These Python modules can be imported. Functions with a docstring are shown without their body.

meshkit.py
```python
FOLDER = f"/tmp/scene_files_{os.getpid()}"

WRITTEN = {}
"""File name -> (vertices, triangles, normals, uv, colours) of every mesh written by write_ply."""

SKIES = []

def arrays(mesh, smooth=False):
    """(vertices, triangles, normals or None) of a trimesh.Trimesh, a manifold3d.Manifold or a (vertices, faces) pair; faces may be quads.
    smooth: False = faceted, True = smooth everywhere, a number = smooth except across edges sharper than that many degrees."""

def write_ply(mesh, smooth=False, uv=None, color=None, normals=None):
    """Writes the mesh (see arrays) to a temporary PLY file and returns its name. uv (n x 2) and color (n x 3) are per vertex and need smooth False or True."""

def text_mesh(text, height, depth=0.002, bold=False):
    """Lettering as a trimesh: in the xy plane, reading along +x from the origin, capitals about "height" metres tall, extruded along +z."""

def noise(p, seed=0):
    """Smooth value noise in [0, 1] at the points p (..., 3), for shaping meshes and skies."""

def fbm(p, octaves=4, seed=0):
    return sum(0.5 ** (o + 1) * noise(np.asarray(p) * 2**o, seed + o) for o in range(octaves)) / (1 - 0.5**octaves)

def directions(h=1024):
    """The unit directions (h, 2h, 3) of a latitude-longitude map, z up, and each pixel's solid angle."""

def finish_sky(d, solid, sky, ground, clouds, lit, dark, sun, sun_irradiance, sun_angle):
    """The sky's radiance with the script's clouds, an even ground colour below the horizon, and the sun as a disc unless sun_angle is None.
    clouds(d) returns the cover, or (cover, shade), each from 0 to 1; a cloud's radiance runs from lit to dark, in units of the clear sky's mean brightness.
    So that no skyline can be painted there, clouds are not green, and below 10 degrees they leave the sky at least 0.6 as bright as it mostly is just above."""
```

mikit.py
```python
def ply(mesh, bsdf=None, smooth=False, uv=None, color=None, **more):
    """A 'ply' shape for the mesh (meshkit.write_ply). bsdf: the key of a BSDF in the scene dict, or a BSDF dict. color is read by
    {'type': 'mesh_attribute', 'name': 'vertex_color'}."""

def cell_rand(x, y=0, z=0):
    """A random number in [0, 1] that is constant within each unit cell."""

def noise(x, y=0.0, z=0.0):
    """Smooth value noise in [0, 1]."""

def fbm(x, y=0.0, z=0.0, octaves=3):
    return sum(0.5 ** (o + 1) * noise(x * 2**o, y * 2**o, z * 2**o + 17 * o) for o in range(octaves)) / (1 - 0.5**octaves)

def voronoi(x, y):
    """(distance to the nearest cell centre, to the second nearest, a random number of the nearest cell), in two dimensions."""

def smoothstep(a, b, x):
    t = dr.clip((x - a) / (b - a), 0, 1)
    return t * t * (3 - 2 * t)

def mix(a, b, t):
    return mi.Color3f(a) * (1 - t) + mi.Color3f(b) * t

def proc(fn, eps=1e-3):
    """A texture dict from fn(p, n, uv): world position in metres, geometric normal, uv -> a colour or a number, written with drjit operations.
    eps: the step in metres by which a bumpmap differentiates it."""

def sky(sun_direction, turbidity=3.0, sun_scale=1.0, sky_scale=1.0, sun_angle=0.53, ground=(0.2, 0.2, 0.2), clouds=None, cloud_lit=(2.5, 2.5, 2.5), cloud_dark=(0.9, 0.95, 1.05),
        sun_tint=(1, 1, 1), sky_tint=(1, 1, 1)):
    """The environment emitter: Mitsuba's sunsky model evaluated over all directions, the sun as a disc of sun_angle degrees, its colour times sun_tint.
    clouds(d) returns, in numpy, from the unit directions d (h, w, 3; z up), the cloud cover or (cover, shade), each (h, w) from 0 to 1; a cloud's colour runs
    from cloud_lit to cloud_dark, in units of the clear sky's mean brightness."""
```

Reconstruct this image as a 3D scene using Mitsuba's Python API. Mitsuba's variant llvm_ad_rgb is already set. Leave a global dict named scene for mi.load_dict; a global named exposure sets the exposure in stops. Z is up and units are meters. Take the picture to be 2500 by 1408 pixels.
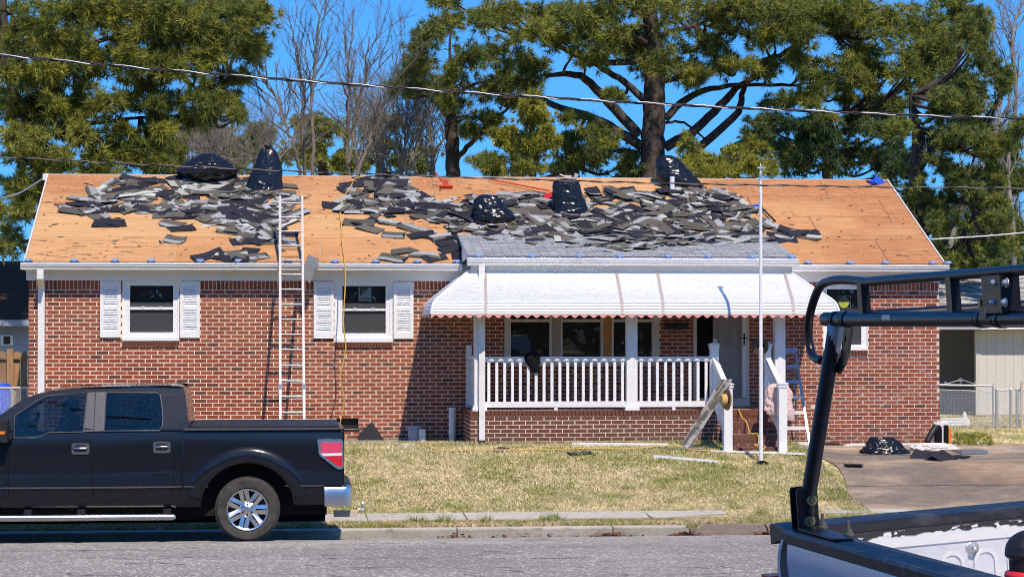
import math, random
import numpy as np, trimesh, manifold3d as m3
import drjit as dr, mitsuba as mi
import mikit, meshkit
from mikit import proc, noise, fbm, cell_rand, smoothstep, mix
T = mi.ScalarTransform4f
rng = np.random.default_rng(7); random.seed(7)
scene, labels = {}, {}

# ------------------------------------------------------------------ camera, sky, exposure
FPX, VX, YH, DIST, CZ = 5330., 690., 785., 37.03, 2.135      # focal length in photo pixels, vanishing point, horizon, distance, eye height
PSI, PHI = math.atan((1250 - VX) / FPX), math.atan((YH - 704) / FPX)
FW = np.array([math.sin(PSI) * math.cos(PHI), math.cos(PSI) * math.cos(PHI), math.sin(PHI)])
RT = np.array([math.cos(PSI), -math.sin(PSI), 0.]); UP = np.cross(RT, FW); EYE = np.array([0, -DIST, CZ])
scene['camera'] = {'type': 'perspective', 'fov': math.degrees(2 * math.atan(1250 / FPX)), 'fov_axis': 'x', 'near_clip': 0.1, 'far_clip': 2000.,
                   'to_world': T().look_at(origin=EYE.tolist(), target=(EYE + FW).tolist(), up=[0, 0, 1])}
SUN = (0.225, -1.0, 1.2)
scene['daylight'] = mikit.sky(SUN, turbidity=2.2, sky_tint=(0.36, 1.0, 1.72), sun_tint=(0.98, 1.0, 1.09), ground=(.16, .15, .11))
exposure = 1.55

def at(px, py, Y=0.):
    "the point of the upright plane y = Y that stands at a pixel of the 2500 x 1408 photograph"
    d = FW * FPX + RT * (px - 1250) + UP * (704 - py)
    return EYE + d * ((Y - EYE[1]) / d[1])
def atplane(px, py, p0, n):
    d = FW * FPX + RT * (px - 1250) + UP * (704 - py)
    return EYE + d * (np.dot(np.asarray(p0) - EYE, n) / np.dot(d, n))
def X(px, Y=0., py=785): return at(px, py, Y)[0]
def Z(py, Y=0., px=1250): return at(px, py, Y)[2]

# ------------------------------------------------------------------ mesh helpers
class M:
    def __init__(s): s.v, s.f, s.t, s.n = [], [], [], 0
    def add(s, v, f, t=(0., 0.)):
        v = np.asarray(v, float); f = np.asarray(f, int)
        if f.shape[1] == 4: f = np.vstack([f[:, [0, 1, 2]], f[:, [0, 2, 3]]])
        t = np.asarray(t, float)
        if t.ndim == 0: t = np.array([t, 0.])
        s.t.append(np.broadcast_to(t, (len(v), 2))); s.v.append(v); s.f.append(f + s.n); s.n += len(v); return s
    def box(s, x0, x1, y0, y1, z0, z1, t=(0., 0.), rot=None, at_=None):
        v = np.array([[x, y, z] for x in (x0, x1) for y in (y0, y1) for z in (z0, z1)], float)
        if rot is not None: v = v @ np.asarray(rot).T
        if at_ is not None: v = v + at_
        return s.add(v, [[0, 1, 3, 2], [4, 6, 7, 5], [0, 4, 5, 1], [2, 3, 7, 6], [0, 2, 6, 4], [1, 5, 7, 3]], t)
    def tube(s, p, r, n=8, t=(0., 0.), cap=True):
        p = np.asarray(p, float); r = np.broadcast_to(np.asarray(r, float), (len(p),))
        d = np.gradient(p, axis=0); d /= np.linalg.norm(d, axis=1, keepdims=True) + 1e-12
        a = np.zeros_like(p); ref = np.array([0, 0, 1.]) if abs(d[0, 2]) < .9 else np.array([1., 0, 0])
        for i in range(len(p)):
            ref = ref - d[i] * (ref @ d[i]); ref /= np.linalg.norm(ref) + 1e-12; a[i] = ref
        b = np.cross(d, a); g = np.arange(n) * 2 * np.pi / n
        v = p[:, None] + r[:, None, None] * (np.cos(g)[None, :, None] * a[:, None] + np.sin(g)[None, :, None] * b[:, None])
        i, j = np.meshgrid(np.arange(len(p) - 1), np.arange(n), indexing='ij')
        q = np.stack([i * n + j, i * n + (j + 1) % n, (i + 1) * n + (j + 1) % n, (i + 1) * n + j], -1).reshape(-1, 4)
        f = np.vstack([q[:, [0, 1, 2]], q[:, [0, 2, 3]]])
        if cap:
            k = np.arange(1, n - 1); z = np.zeros_like(k)
            f = np.vstack([f, np.stack([z, k + 1, k], 1), np.stack([z, k, k + 1], 1) + (len(p) - 1) * n])
        return s.add(v.reshape(-1, 3), f, t)
    def seg(s, a, b, r, n=8, t=(0., 0.)): return s.tube([a, b], r, n, t)
    def tm(s, m, t=(0., 0.), xf=None):
        if hasattr(m, 'to_mesh'):
            q = m.to_mesh(); v, f = np.array(q.vert_properties[:, :3]), np.array(q.tri_verts)
        else: v, f = np.array(m.vertices), np.array(m.faces)
        if xf is not None: v = v @ np.asarray(xf)[:3, :3].T + np.asarray(xf)[:3, 3]
        return s.add(v, f, t)
    def lathe(s, prof, c=(0, 0, 0), axis='z', n=24, t=(0., 0.)):
        "prof: (radius, height) pairs"
        pr = np.asarray(prof, float); g = np.arange(n) * 2 * np.pi / n
        v = np.stack([pr[:, None, 0] * np.cos(g), pr[:, None, 0] * np.sin(g), np.broadcast_to(pr[:, None, 1], (len(pr), n))], -1)
        if axis == 'y': v = v[..., [0, 2, 1]]
        if axis == 'x': v = v[..., [2, 0, 1]]
        i, j = np.meshgrid(np.arange(len(pr) - 1), np.arange(n), indexing='ij')
        q = np.stack([i * n + j, i * n + (j + 1) % n, (i + 1) * n + (j + 1) % n, (i + 1) * n + j], -1).reshape(-1, 4)
        return s.add(v.reshape(-1, 3) + np.asarray(c, float), q, t)
    def prism(s, poly, y0, y1, t=(0., 0.)):
        "polygon in (x, z), extruded along y"
        m = m3.Manifold.extrude(m3.CrossSection([np.asarray(poly, float)], m3.FillRule.NonZero), y1 - y0)
        q = m.to_mesh(); v = np.array(q.vert_properties[:, :3]); f = np.array(q.tri_verts)
        return s.add(np.stack([v[:, 0], v[:, 2] + y0, v[:, 1]], 1), f[:, ::-1], t)
    def move(s, R=np.eye(3), d=(0, 0, 0)):
        s.v = [v @ np.asarray(R).T + np.asarray(d) for v in s.v]; return s
    @property
    def tri(s): return trimesh.Trimesh(np.vstack(s.v), np.vstack(s.f), process=False)

COUNT = {}
def numbered(k):
    n = COUNT.get(k, 0); COUNT[k] = n + 1
    return k if n == 0 else f'{k}_{n:03d}'
def L(key, label=None, cat=None, group=None, kind=None):
    labels[key] = {a: b for a, b in (('label', label), ('category', cat), ('group', group), ('kind', kind)) if b}
    return key
def put(key, m, bsdf, smooth=False, tone=False, xf=None):
    "one entry of the scene; key is numbered when it is taken"
    key = numbered(key)
    if isinstance(m, dict): d = dict(m)
    else:
        if isinstance(m, M): tri, uv = m.tri, np.vstack(m.t)
        else: tri, uv = m, None
        d = mikit.ply(tri, bsdf, smooth=smooth, uv=uv if tone else None)
    if xf is not None: d['to_world'] = T(np.asarray(xf, float))
    scene[key] = d; return key
def thing(name, label, cat, group=None): return L(numbered(name), label, cat, group)
def box(*a, **k): return M().box(*a, **k)
def rotx(a): c, s = math.cos(a), math.sin(a); return np.array([[1, 0, 0], [0, c, -s], [0, s, c]])
def roty(a): c, s = math.cos(a), math.sin(a); return np.array([[c, 0, s], [0, 1, 0], [-s, 0, c]])
def rotz(a): c, s = math.cos(a), math.sin(a); return np.array([[c, -s, 0], [s, c, 0], [0, 0, 1]])
def smooth_path(p, k=6):
    "Catmull-Rom through the points"
    p = np.asarray(p, float); q = np.vstack([2 * p[0] - p[1], p, 2 * p[-1] - p[-2]]); out = []
    for i in range(1, len(q) - 2):
        for t in np.arange(k) / k:
            a, b, c, d = q[i - 1:i + 3]
            out.append(.5 * (2 * b + (c - a) * t + (2 * a - 5 * b + 4 * c - d) * t * t + (3 * b - a - 3 * c + d) * t ** 3))
    return np.array(out + [p[-1]])

# ------------------------------------------------------------------ materials
def pr(color, rough=.6, two=True, **k):
    b = {'type': 'principled', 'base_color': color if isinstance(color, dict) else {'type': 'rgb', 'value': list(color)}, 'roughness': rough, **k}
    return {'type': 'twosided', 'bsdf': b} if two else b
def col(name, c, rough=.6, **k): scene[name] = pr(c, rough, **k)
C3 = mi.Color3f

def f_brick(p, n, uv):
    t = uv.x
    a = mix((.245, .067, .038), (.345, .105, .058), t)
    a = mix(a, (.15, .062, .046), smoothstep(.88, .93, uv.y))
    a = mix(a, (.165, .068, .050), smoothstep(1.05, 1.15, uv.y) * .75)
    g = fbm(p.x * 60, p.y * 60, p.z * 90, 2)
    a = a * (.78 + .44 * g)
    grime = smoothstep(.42, .0, p.z) * (.35 + .5 * noise(p.x * 3, 0, p.z * 5))
    a = mix(a, (.15, .085, .07), grime * .75)
    white = smoothstep(.70, .80, fbm(p.x * 9, p.y * 9, p.z * 14, 3)) * smoothstep(4.5, 9.5, p.x)
    return mix(a, (.52, .46, .42), white * .5)
col('mat_brick', proc(f_brick), .92, specular=.2)
def f_mortar(p, n, uv):
    g = fbm(p.x * 40, p.y * 40, p.z * 40, 2)
    a = mix((.84, .75, .58), (.66, .61, .55), smoothstep(5.5, 8.0, p.x + 1.5 * noise(p.x * 1.3, 0, p.z * 1.3)))
    a = mix(a, (.30, .25, .21), smoothstep(.40, .0, p.z) * .55)
    return a * (.82 + .3 * g)
col('mat_mortar', proc(f_mortar), .95, specular=.1)
def f_ply(p, n, uv):
    s = p.z * 2.38
    g = fbm(p.x * 1.6 + uv.x * 50, s * 26, 3., 3)
    k = noise(p.x * 5 + uv.x * 90, s * 60, 1.)
    a = mix((.62, .36, .165), (.54, .265, .110), uv.y)
    big = fbm(p.x * .55, s * .9, 4., 3)
    red = smoothstep(.42, .72, big + .22 * smoothstep(6., 9., p.x))
    a = mix(a, (.42, .175, .075), red * .72)
    a = a * (.82 + .32 * g)
    a = mix(a, (.64, .42, .21), smoothstep(.66, .8, k) * .35)
    knot = smoothstep(.74, .80, noise(p.x * 7.5, s * 34, uv.x * 9)) * smoothstep(.45, .6, noise(p.x * 1.1, s * 2.3, 7.))
    a = mix(a, (.16, .07, .03), knot * .8)
    return a
col('mat_plywood', proc(f_ply), .85, specular=.2)
def f_shingle(p, n, uv):
    # uv.x: 0..1 kind of face, uv.y: brightness
    a = mix((.022, .022, .030), (.105, .098, .078), smoothstep(.2, .3, uv.x))
    a = mix(a, (.315, .33, .33), smoothstep(.55, .65, uv.x))
    a = mix(a, (.42, .43, .38), smoothstep(.88, .93, uv.x))
    return a * (.55 + .9 * uv.y) * (.75 + .5 * noise(p.x * 90, p.y * 90, p.z * 90))
col('mat_shingle', proc(f_shingle), .8, specular=.35)
def f_tab(p, n, uv):
    g = fbm(p.x * 50, p.y * 50, p.z * 50, 2)
    return mix((.20, .215, .225), (.31, .325, .33), uv.x) * (.7 + .6 * g)
col('mat_roof_shingle', proc(f_tab), .9, specular=.2)
def f_white(p, n, uv):
    d = fbm(p.x * 2.2, p.y * 2.2, p.z * 5, 3)
    return mix((.80, .80, .79), (.62, .60, .56), smoothstep(.52, .8, d) * .55)
col('mat_white', proc(f_white), .45)
col('mat_white_vinyl', (.82, .83, .84), .35)
col('mat_awning', (.74, .76, .78), .45)
col('mat_cream_trim', (.66, .63, .56), .55)
col('mat_soffit', (.70, .70, .67), .6)
col('mat_pink_valance', (.74, .36, .33), .6)
col('mat_rust', (.56, .48, .41), .7)
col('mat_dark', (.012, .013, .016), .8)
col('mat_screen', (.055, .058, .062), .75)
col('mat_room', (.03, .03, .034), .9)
scene['mat_glass'] = {'type': 'thindielectric', 'int_ior': 1.5}
col('mat_alu', (.40, .41, .43), .45, metallic=.8)
col('mat_galv', (.55, .57, .59), .45, metallic=.6)
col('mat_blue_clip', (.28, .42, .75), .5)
col('mat_door', (.30, .31, .31), .5)
col('mat_yellow', (.62, .40, .09), .5)
col('mat_red', (.60, .065, .03), .5)
col('mat_bright_red', (.75, .03, .04), .4)
col('mat_blue', (.02, .10, .70), .45)
col('mat_black', (.016, .016, .019), .5)
col('mat_black_cloth', (.012, .012, .014), .95, specular=.1)
col('mat_straw', (.62, .41, .15), .8)
col('mat_shaded_felt', (.10, .062, .035), .9)  # brown of the hat darkened, porch shade put into the colour
col('mat_straw_dark', (.38, .24, .09), .85)
col('mat_pink_cloth', (.70, .52, .49), .95)
col('mat_white_cloth', (.78, .74, .69), .95)
col('mat_orange', (.85, .20, .03), .45)
col('mat_brass', (.40, .31, .16), .42, metallic=.7)
scene['mat_chrome'] = {'type': 'twosided', 'bsdf': {'type': 'roughconductor', 'material': 'Cr', 'alpha': .06}}
def f_wood(p, n, uv):
    g = fbm(p.x * 18, p.y * 18, p.z * 3, 3)
    return mix((.42, .25, .12), (.30, .19, .11), uv.x) * (.6 + .7 * g)
col('mat_fence_wood', proc(f_wood), .85)
def f_oldboard(p, n, uv):
    u, w = p.x * .53 + p.z * .85, p.x * .85 - p.z * .53
    g = fbm(u * 3, w * 40, 2., 3); k = fbm(u * 14, w * 14, 5., 3)
    return mix((.56, .55, .53), (.16, .15, .14), smoothstep(.42, .66, .6 * g + .45 * k))
col('mat_old_board', proc(f_oldboard), .9)
col('mat_neighbour_roof', (.095, .055, .033), .95, specular=.1)
col('mat_unseen_dark_ground', (.055, .056, .06), .95, specular=.1)  # for the unseen sheet added to darken reflections
col('mat_shade_wall', (.42, .43, .46), .85)  # shade of the neighbour's recess put into its wall and left fascia colour
col('mat_shaded_bucket', (.42, .46, .52), .5)  # white bucket greyed: the awning's shade is put into the colour
def f_nroof(p, n, uv):
    s = p.z * 2.2 + .35 * noise(p.x * 2.2, p.z * 9)
    a = .5 + .5 * dr.sin(s * 6.2832 / .22)
    return mix((.18, .175, .165), (.40, .39, .365), a) * (.75 + .5 * noise(p.x * 9, 0, p.z * 28))
col('mat_grey_roof', proc(f_nroof), .9)
col('mat_blue_siding', (.33, .38, .46), .6)
def f_siding(p, n, uv):
    g = smoothstep(.90, .97, p.x * 5 - dr.floor(p.x * 5))
    return mix((.60, .585, .52), (.42, .41, .36), g)
col('mat_beige_siding', proc(f_siding), .7)
def f_road(p, n, uv):
    st = noise(p.x * 42, p.y * 42, 0.); big = fbm(p.x * .6, p.y * 1.5, 0., 3)
    a = mix((.185, .179, .163), (.41, .395, .36), smoothstep(.55, .95, st))
    a = a * (.78 + .42 * big)
    c = fbm(p.x * .7 + 7, p.y * 3.6, 2., 4)
    crack = smoothstep(.020, .005, dr.abs(c - .5)) * smoothstep(.36, .50, noise(p.x * .8, p.y * 1.3, 4.))
    return mix(a, (.055, .053, .052), crack * .85)
col('mat_road', proc(f_road), .93, specular=.2)
def f_conc(p, n, uv):
    g = fbm(p.x * 2.5, p.y * 2.5, p.z * 6, 4); s = noise(p.x * 55, p.y * 55, p.z * 55)
    st = smoothstep(.60, .75, fbm(p.x * 7, p.y * 7, p.z * 9, 3))
    return mix(mix((.43, .415, .36), (.30, .285, .235), g), (.14, .13, .115), st * .4) * (.82 + .36 * s)
col('mat_concrete', proc(f_conc), .92, specular=.2)
def f_drive(p, n, uv):
    g = fbm(p.x * .7, p.y * 1.3, 0., 4); f = fbm(p.x * 5, p.y * 9, 3., 3); s = noise(p.x * 45, p.y * 45, 1.)
    a = mix((.36, .285, .205), (.20, .165, .135), smoothstep(.32, .62, g))
    a = mix(a, (.30, .20, .125), smoothstep(.55, .7, noise(p.x * .9, p.y * 1.9, 9.)) * .5)
    return a * (.7 + .45 * f) * (.86 + .28 * s)
col('mat_drive', proc(f_drive), .93, specular=.2)
def f_lawn(p, n, uv):
    g = fbm(p.x * 1.1, p.y * 1.6, 0., 3); f = noise(p.x * 22, p.y * 22, 0.); h = noise(p.x * 70, p.y * 70, 1.)
    a = mix((.68, .57, .34), (.24, .185, .09), f)
    g2 = fbm(p.x * 3.5, p.y * 5., 6., 3)
    a = mix(a, (.19, .21, .055), dr.clip(smoothstep(.46, .62, g) * .6 + smoothstep(.52, .66, g2) * .5, 0, .85))
    strip = smoothstep(-6.9, -7.0, p.y) * smoothstep(-7.7, -7.4, p.y)
    a = mix(a, (.24, .14, .075), strip * .7)
    return a * (.7 + .55 * h)
col('mat_lawn', proc(f_lawn), .97, specular=.05)
def f_blade(p, n, uv):
    a = mix((.90, .79, .51), (.38, .29, .14), uv.x)
    a = mix(a, (.23, .27, .06), uv.y)
    return a
scene['mat_blade'] = pr(proc(f_blade), .85, specular=.15)
def f_needle(p, n, uv):
    a = mix((.070, .105, .024), (.50, .47, .075), uv.x)
    return mix(a, (.085, .155, .080), uv.y)
scene['mat_needle'] = {'type': 'principledthin', 'base_color': proc(f_needle), 'roughness': .55, 'diff_trans': .45, 'spec_trans': 0.}
def f_bark(p, n, uv):
    g = fbm(p.x * 9, p.y * 9, p.z * 3.5, 3); k = smoothstep(.45, .55, fbm(p.x * 14 + 3, p.y * 14, p.z * 5, 2))
    return mix((.035, .027, .023), (.12, .098, .084), .6 * g + .4 * k)
col('mat_bark', proc(f_bark), .95, specular=.1)
col('mat_twig', (.20, .165, .135), .9, specular=.1)
col('mat_grey_bark', (.27, .245, .215), .9, specular=.1)
# ------------------------------------------------------------------ ground, road, pavement, drive
def gz(x, y):
    y = np.asarray(y, float)
    z = np.interp(y, [-60, -25, -17.2, -16.9, -7.36, -6.95, -5.9, -5.0, -3.6, -3.0, -2.55, -1.7, 0, 400],
                  [0, 0, -.55, -.62, -.655, -.632, -.60, -.46, -.15, -.03, .07, .13, .085, .055])
    drv = np.clip((np.asarray(x, float) - 8.3) / .5, 0, 1) * np.clip((y + 3.4) / .6, 0, 1) * np.clip((2. - y) / 2., 0, 1)
    return z - .10 * drv
def road_z(y): return -.5 - .0139 * (np.asarray(y) + 12.2) ** 2
def sheet(xs, ys, zf, dz=0.):
    g, h = np.meshgrid(xs, ys, indexing='ij'); v = np.stack([g, h, zf(g, h) + dz], -1).reshape(-1, 3)
    i, j = np.meshgrid(np.arange(len(xs) - 1), np.arange(len(ys) - 1), indexing='ij'); n = len(ys)
    return v, np.stack([i * n + j, (i + 1) * n + j, (i + 1) * n + j + 1, i * n + j + 1], -1).reshape(-1, 4)
gx = np.concatenate([[-300, -80, -30, -16], np.arange(-10, 18.1, .5), [25, 40, 90, 300]])
g = M().add(*sheet(gx, np.concatenate([[-7.42, -7.36, -7.0], np.arange(-6.6, 2.1, .3), [6, 14, 40, 120, 400]]), gz))
g.add(*sheet(gx, np.array([-120, -60, -40, -30, -25, -21, -17.2, -16.9]), gz))
g.add(*sheet(gx, np.array([-17.0, -12., -7.3]), lambda x, y: -1.1 + 0 * y))
L(put('ground', g, 'mat_lawn', True), kind='structure')
L(put('parking_area', M().add(*sheet(np.array([-60, 0, 60.]), np.array([-58, -40, -30, -25.1]), lambda x, y: 0 * y + .008)).add(*sheet(np.array([-60, 0, 60.]), np.array([-25.1, -21, -17.2]), gz, .008)), 'mat_unseen_dark_ground', True), kind='structure')  # unseen dark sheet added to darken what the black truck reflects
L(put('road', M().add(*sheet(np.array([-300, -60, -20, -5, 0, 5, 10, 20, 60, 300.]), np.linspace(-16.86, -7.62, 14), lambda x, y: road_z(y))), 'mat_road', True), kind='structure')
# kerb: cast segments, the right-hand ones older and rounder
L('kerb', kind='structure')
def gnd(px, py, dz=0.):
    "point of the ground at a pixel"
    lo, hi = -16.8, 60.
    for _ in range(50):
        m = (lo + hi) / 2; p = at(px, py, m)
        if p[2] < gz(p[0], m) + dz: hi = m
        else: lo = m
    p = at(px, py, lo); lim = -.16 if XL_ < p[0] < XR_ else 99.
    if PX_[0] < p[0] < PX_[1]: lim = -1.64
    if lo > lim: p = at(px, py, lim); p[2] = float(gz(p[0], lim))
    return p
XL_, XR_ = -4.21, 11.372; PX_ = (X(1148, -1.55, 1040), X(1770, -1.55, 1000))
kx = [-40, -12, -7, -3.3, X(1116, -7.6), X(1496, -7.6), X(1683, -7.6)]
for a, b in zip(kx[:-1], kx[1:]):
    prof = [(-7.62, -1.), (-7.62, -.672), (-7.60, -.655), (-7.40, -.652), (-7.37, -.67), (-7.37, -1.)]
    m = M(); m.prism([(p[0], p[1]) for p in prof], a + .008, b - .008); m.move(np.array([[0, 1, 0], [1, 0, 0], [0, 0, 1]]))
    m.f = [f[:, ::-1] for f in m.f]; put('kerb__segment', m, 'mat_concrete', 30)
kx2 = [X(1683, -7.6), X(1872, -7.6), 8.5, 40]
for a, b in zip(kx2[:-1], kx2[1:]):
    prof = [(-7.68, -1.), (-7.66, -.76), (-7.60, -.695), (-7.5, -.662), (-7.3, -.645), (-7.26, -.66), (-7.26, -1.)]
    m = M(); m.prism(prof, a + .012, b - .012); m.move(np.array([[0, 1, 0], [1, 0, 0], [0, 0, 1]])); m.f = [f[:, ::-1] for f in m.f]
    put('kerb__segment', m, 'mat_drive', 40)
L('pavement', kind='structure')
sx = [-30, -12, -9, -6, -4.4, -2.6, X(895, -6.4), X(1136, -6.4), X(1352, -6.4), X(1580, -6.4), X(1770, -6.4)]
for i, (a, b) in enumerate(zip(sx[:-1], sx[1:])):
    v = np.array([[a + .01, -6.86, 0], [b - .01 - .05 * (i > 6), -6.84, 0], [b - .01 + .05 * (i > 6), -5.98, 0], [a + .01, -5.98, 0]])
    if i == len(sx) - 2: v[1, 1] = -6.35; v[1, 0] += .1
    top = v.copy(); top[:, 2] = gz(0, v[:, 1]) + .022; bot = top - [0, 0, .1]
    put('pavement__slab', M().add(np.vstack([bot, top]), [[4, 5, 6, 7], [0, 1, 5, 4], [1, 2, 6, 5], [2, 3, 7, 6], [3, 0, 4, 7]]), 'mat_concrete')
L('driveway', kind='structure')
dy = [-.08, -1.25, -2.55, -3.35, -4.6, -7.28]
for a, b in zip(dy[1:], dy[:-1]):
    ys = np.linspace(a + .01, b - .01, 5)
    def left(y): return 8.45 + .18 * np.sin(y * 1.3) * (y < -1.5) + .35 * np.clip((-5.2 - y) / 1.2, -0, 1)
    g_, h_ = np.meshgrid(np.linspace(0, 1, 8), ys, indexing='ij')
    xx = left(h_) * (1 - g_) + g_ * (13.1 + .15 * np.sin(h_ * 2)); v = np.stack([xx, h_, gz(xx, h_) + .016], -1).reshape(-1, 3)
    i, j = np.meshgrid(np.arange(7), np.arange(4), indexing='ij')
    put('driveway__slab', M().add(v, np.stack([i * 5 + j, (i + 1) * 5 + j, (i + 1) * 5 + j + 1, i * 5 + j + 1], -1).reshape(-1, 4)), 'mat_drive', True)
ps = M().box(X(2010, -6.3), 9.05, -6.5, -6.0, -.63, -.585); put('pavement__slab', ps, 'mat_concrete')

# ------------------------------------------------------------------ the house: brick wall
H = L('brick_house', 'long single storey red brick house whose roof is stripped to bare boards', 'house')
XL, XR, ZT, CP = -4.21, 11.372, 2.835, .0677
YP = -1.55                                                     # front of the porch
PXL, PXR = X(1148, YP, 1040), X(1912, YP, 1000)
def rect(px0, px1, py0, py1, Y=0.):
    a, b = at(px0, py0, Y), at(px1, py1, Y); return (a[0], b[0], b[2], a[2])
W = {'w1': rect(299, 437, 686, 843), 'w2': rect(817.5, 958.5, 686, 846.5), 'w3': rect(2010, 2119, 690, 866), 'vent': rect(821, 876, 1021, 1048),
     'pw': rect(1232, 1609, 760, 900), 'door': rect(1693, 1829, 740, 985)}
zf = .68                                                        # porch floor
W['door'] = (W['door'][0], W['door'][1], zf + .02, 2.78); W['pw'] = (W['pw'][0], W['pw'][1], zf + .75, 2.5)
wall = M()
def wall_with_holes(m, x0, x1, z0, z1, holes, y0, y1):
    c = m3.CrossSection([[(x0, z0), (x1, z0), (x1, z1), (x0, z1)]])
    for a, b, c0, c1 in holes: c = c - m3.CrossSection([[(a, c0), (b, c0), (b, c1), (a, c1)]])
    q = m3.Manifold.extrude(c, y1 - y0).to_mesh(); v = np.array(q.vert_properties[:, :3])
    m.add(np.stack([v[:, 0], v[:, 2] + y0, v[:, 1]], 1), np.array(q.tri_verts)[:, ::-1])
wall_with_holes(wall, XL + .003, XR - .003, -.3, ZT, list(W.values()), .0045, .11)
YB = 6.9
wall.box(XL + .003, XL + .11, .11, YB, -.3, ZT).box(XR - .11, XR - .003, .11, YB, -.3, ZT).box(XL, XR, YB, YB + .1, -.3, ZT)
wall.add([[XL + .004, .1, ZT], [XL + .004, YB, ZT], [XL + .004, 3.3, 4.7]], [[0, 1, 2]]).add([[XR - .004, .1, ZT], [XR - .004, YB, ZT], [XR - .004, 3.3, 4.7]], [[0, 1, 2]])
put(H + '__wall', wall, 'mat_mortar')
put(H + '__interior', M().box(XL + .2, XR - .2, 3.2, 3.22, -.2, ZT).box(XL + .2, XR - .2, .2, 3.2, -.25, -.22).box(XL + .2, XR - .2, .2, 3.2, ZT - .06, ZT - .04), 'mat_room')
# bricks: the 300 that show largest (the porch front, nearest to the street) as parts, the rest in one part
bricks = []                                                     # (priority, x0, x1, y0, y1, z0, z1)
def brick(pri, x0, x1, y0, y1, z0, z1): bricks.append((pri, x0, x1, y0, y1, z0, z1))
def cut(x0, x1, zm, holes):
    segs = [(x0, x1)]
    for a, b, c0, c1 in holes:
        if c0 - .01 < zm < c1 + .01:
            segs = [s for (p, q) in segs for s in ((p, min(q, a - .004)), (max(p, b + .004), q)) if s[1] - s[0] > .035]
    return segs
z_first = 2.571 - CP / 2
course = 0; z = z_first + CP
while z > -.2:
    off = (course % 2) * .1016 + .004
    xs = np.arange(XL - .2032 + off, XR, .2032)
    hs = list(W.values())
    for x0 in xs:
        j = rng.normal(0, .0012, 2)
        a, b = max(x0, XL), min(x0 + .2032 - .0165, XR)
        if b - a < .03: continue
        for p, q in cut(a, b, z + CP / 2, hs):
            if PXL + .3 < p and q < PXR - .2 and z < .62: continue      # behind the porch
            brick(2, p + j[0], q + j[0], 0. + j[1], .06, z + .0006, z + CP - .0145)
    z -= CP; course += 1
zs = z_first + 2 * CP                                            # soldier course under the frieze
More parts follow.
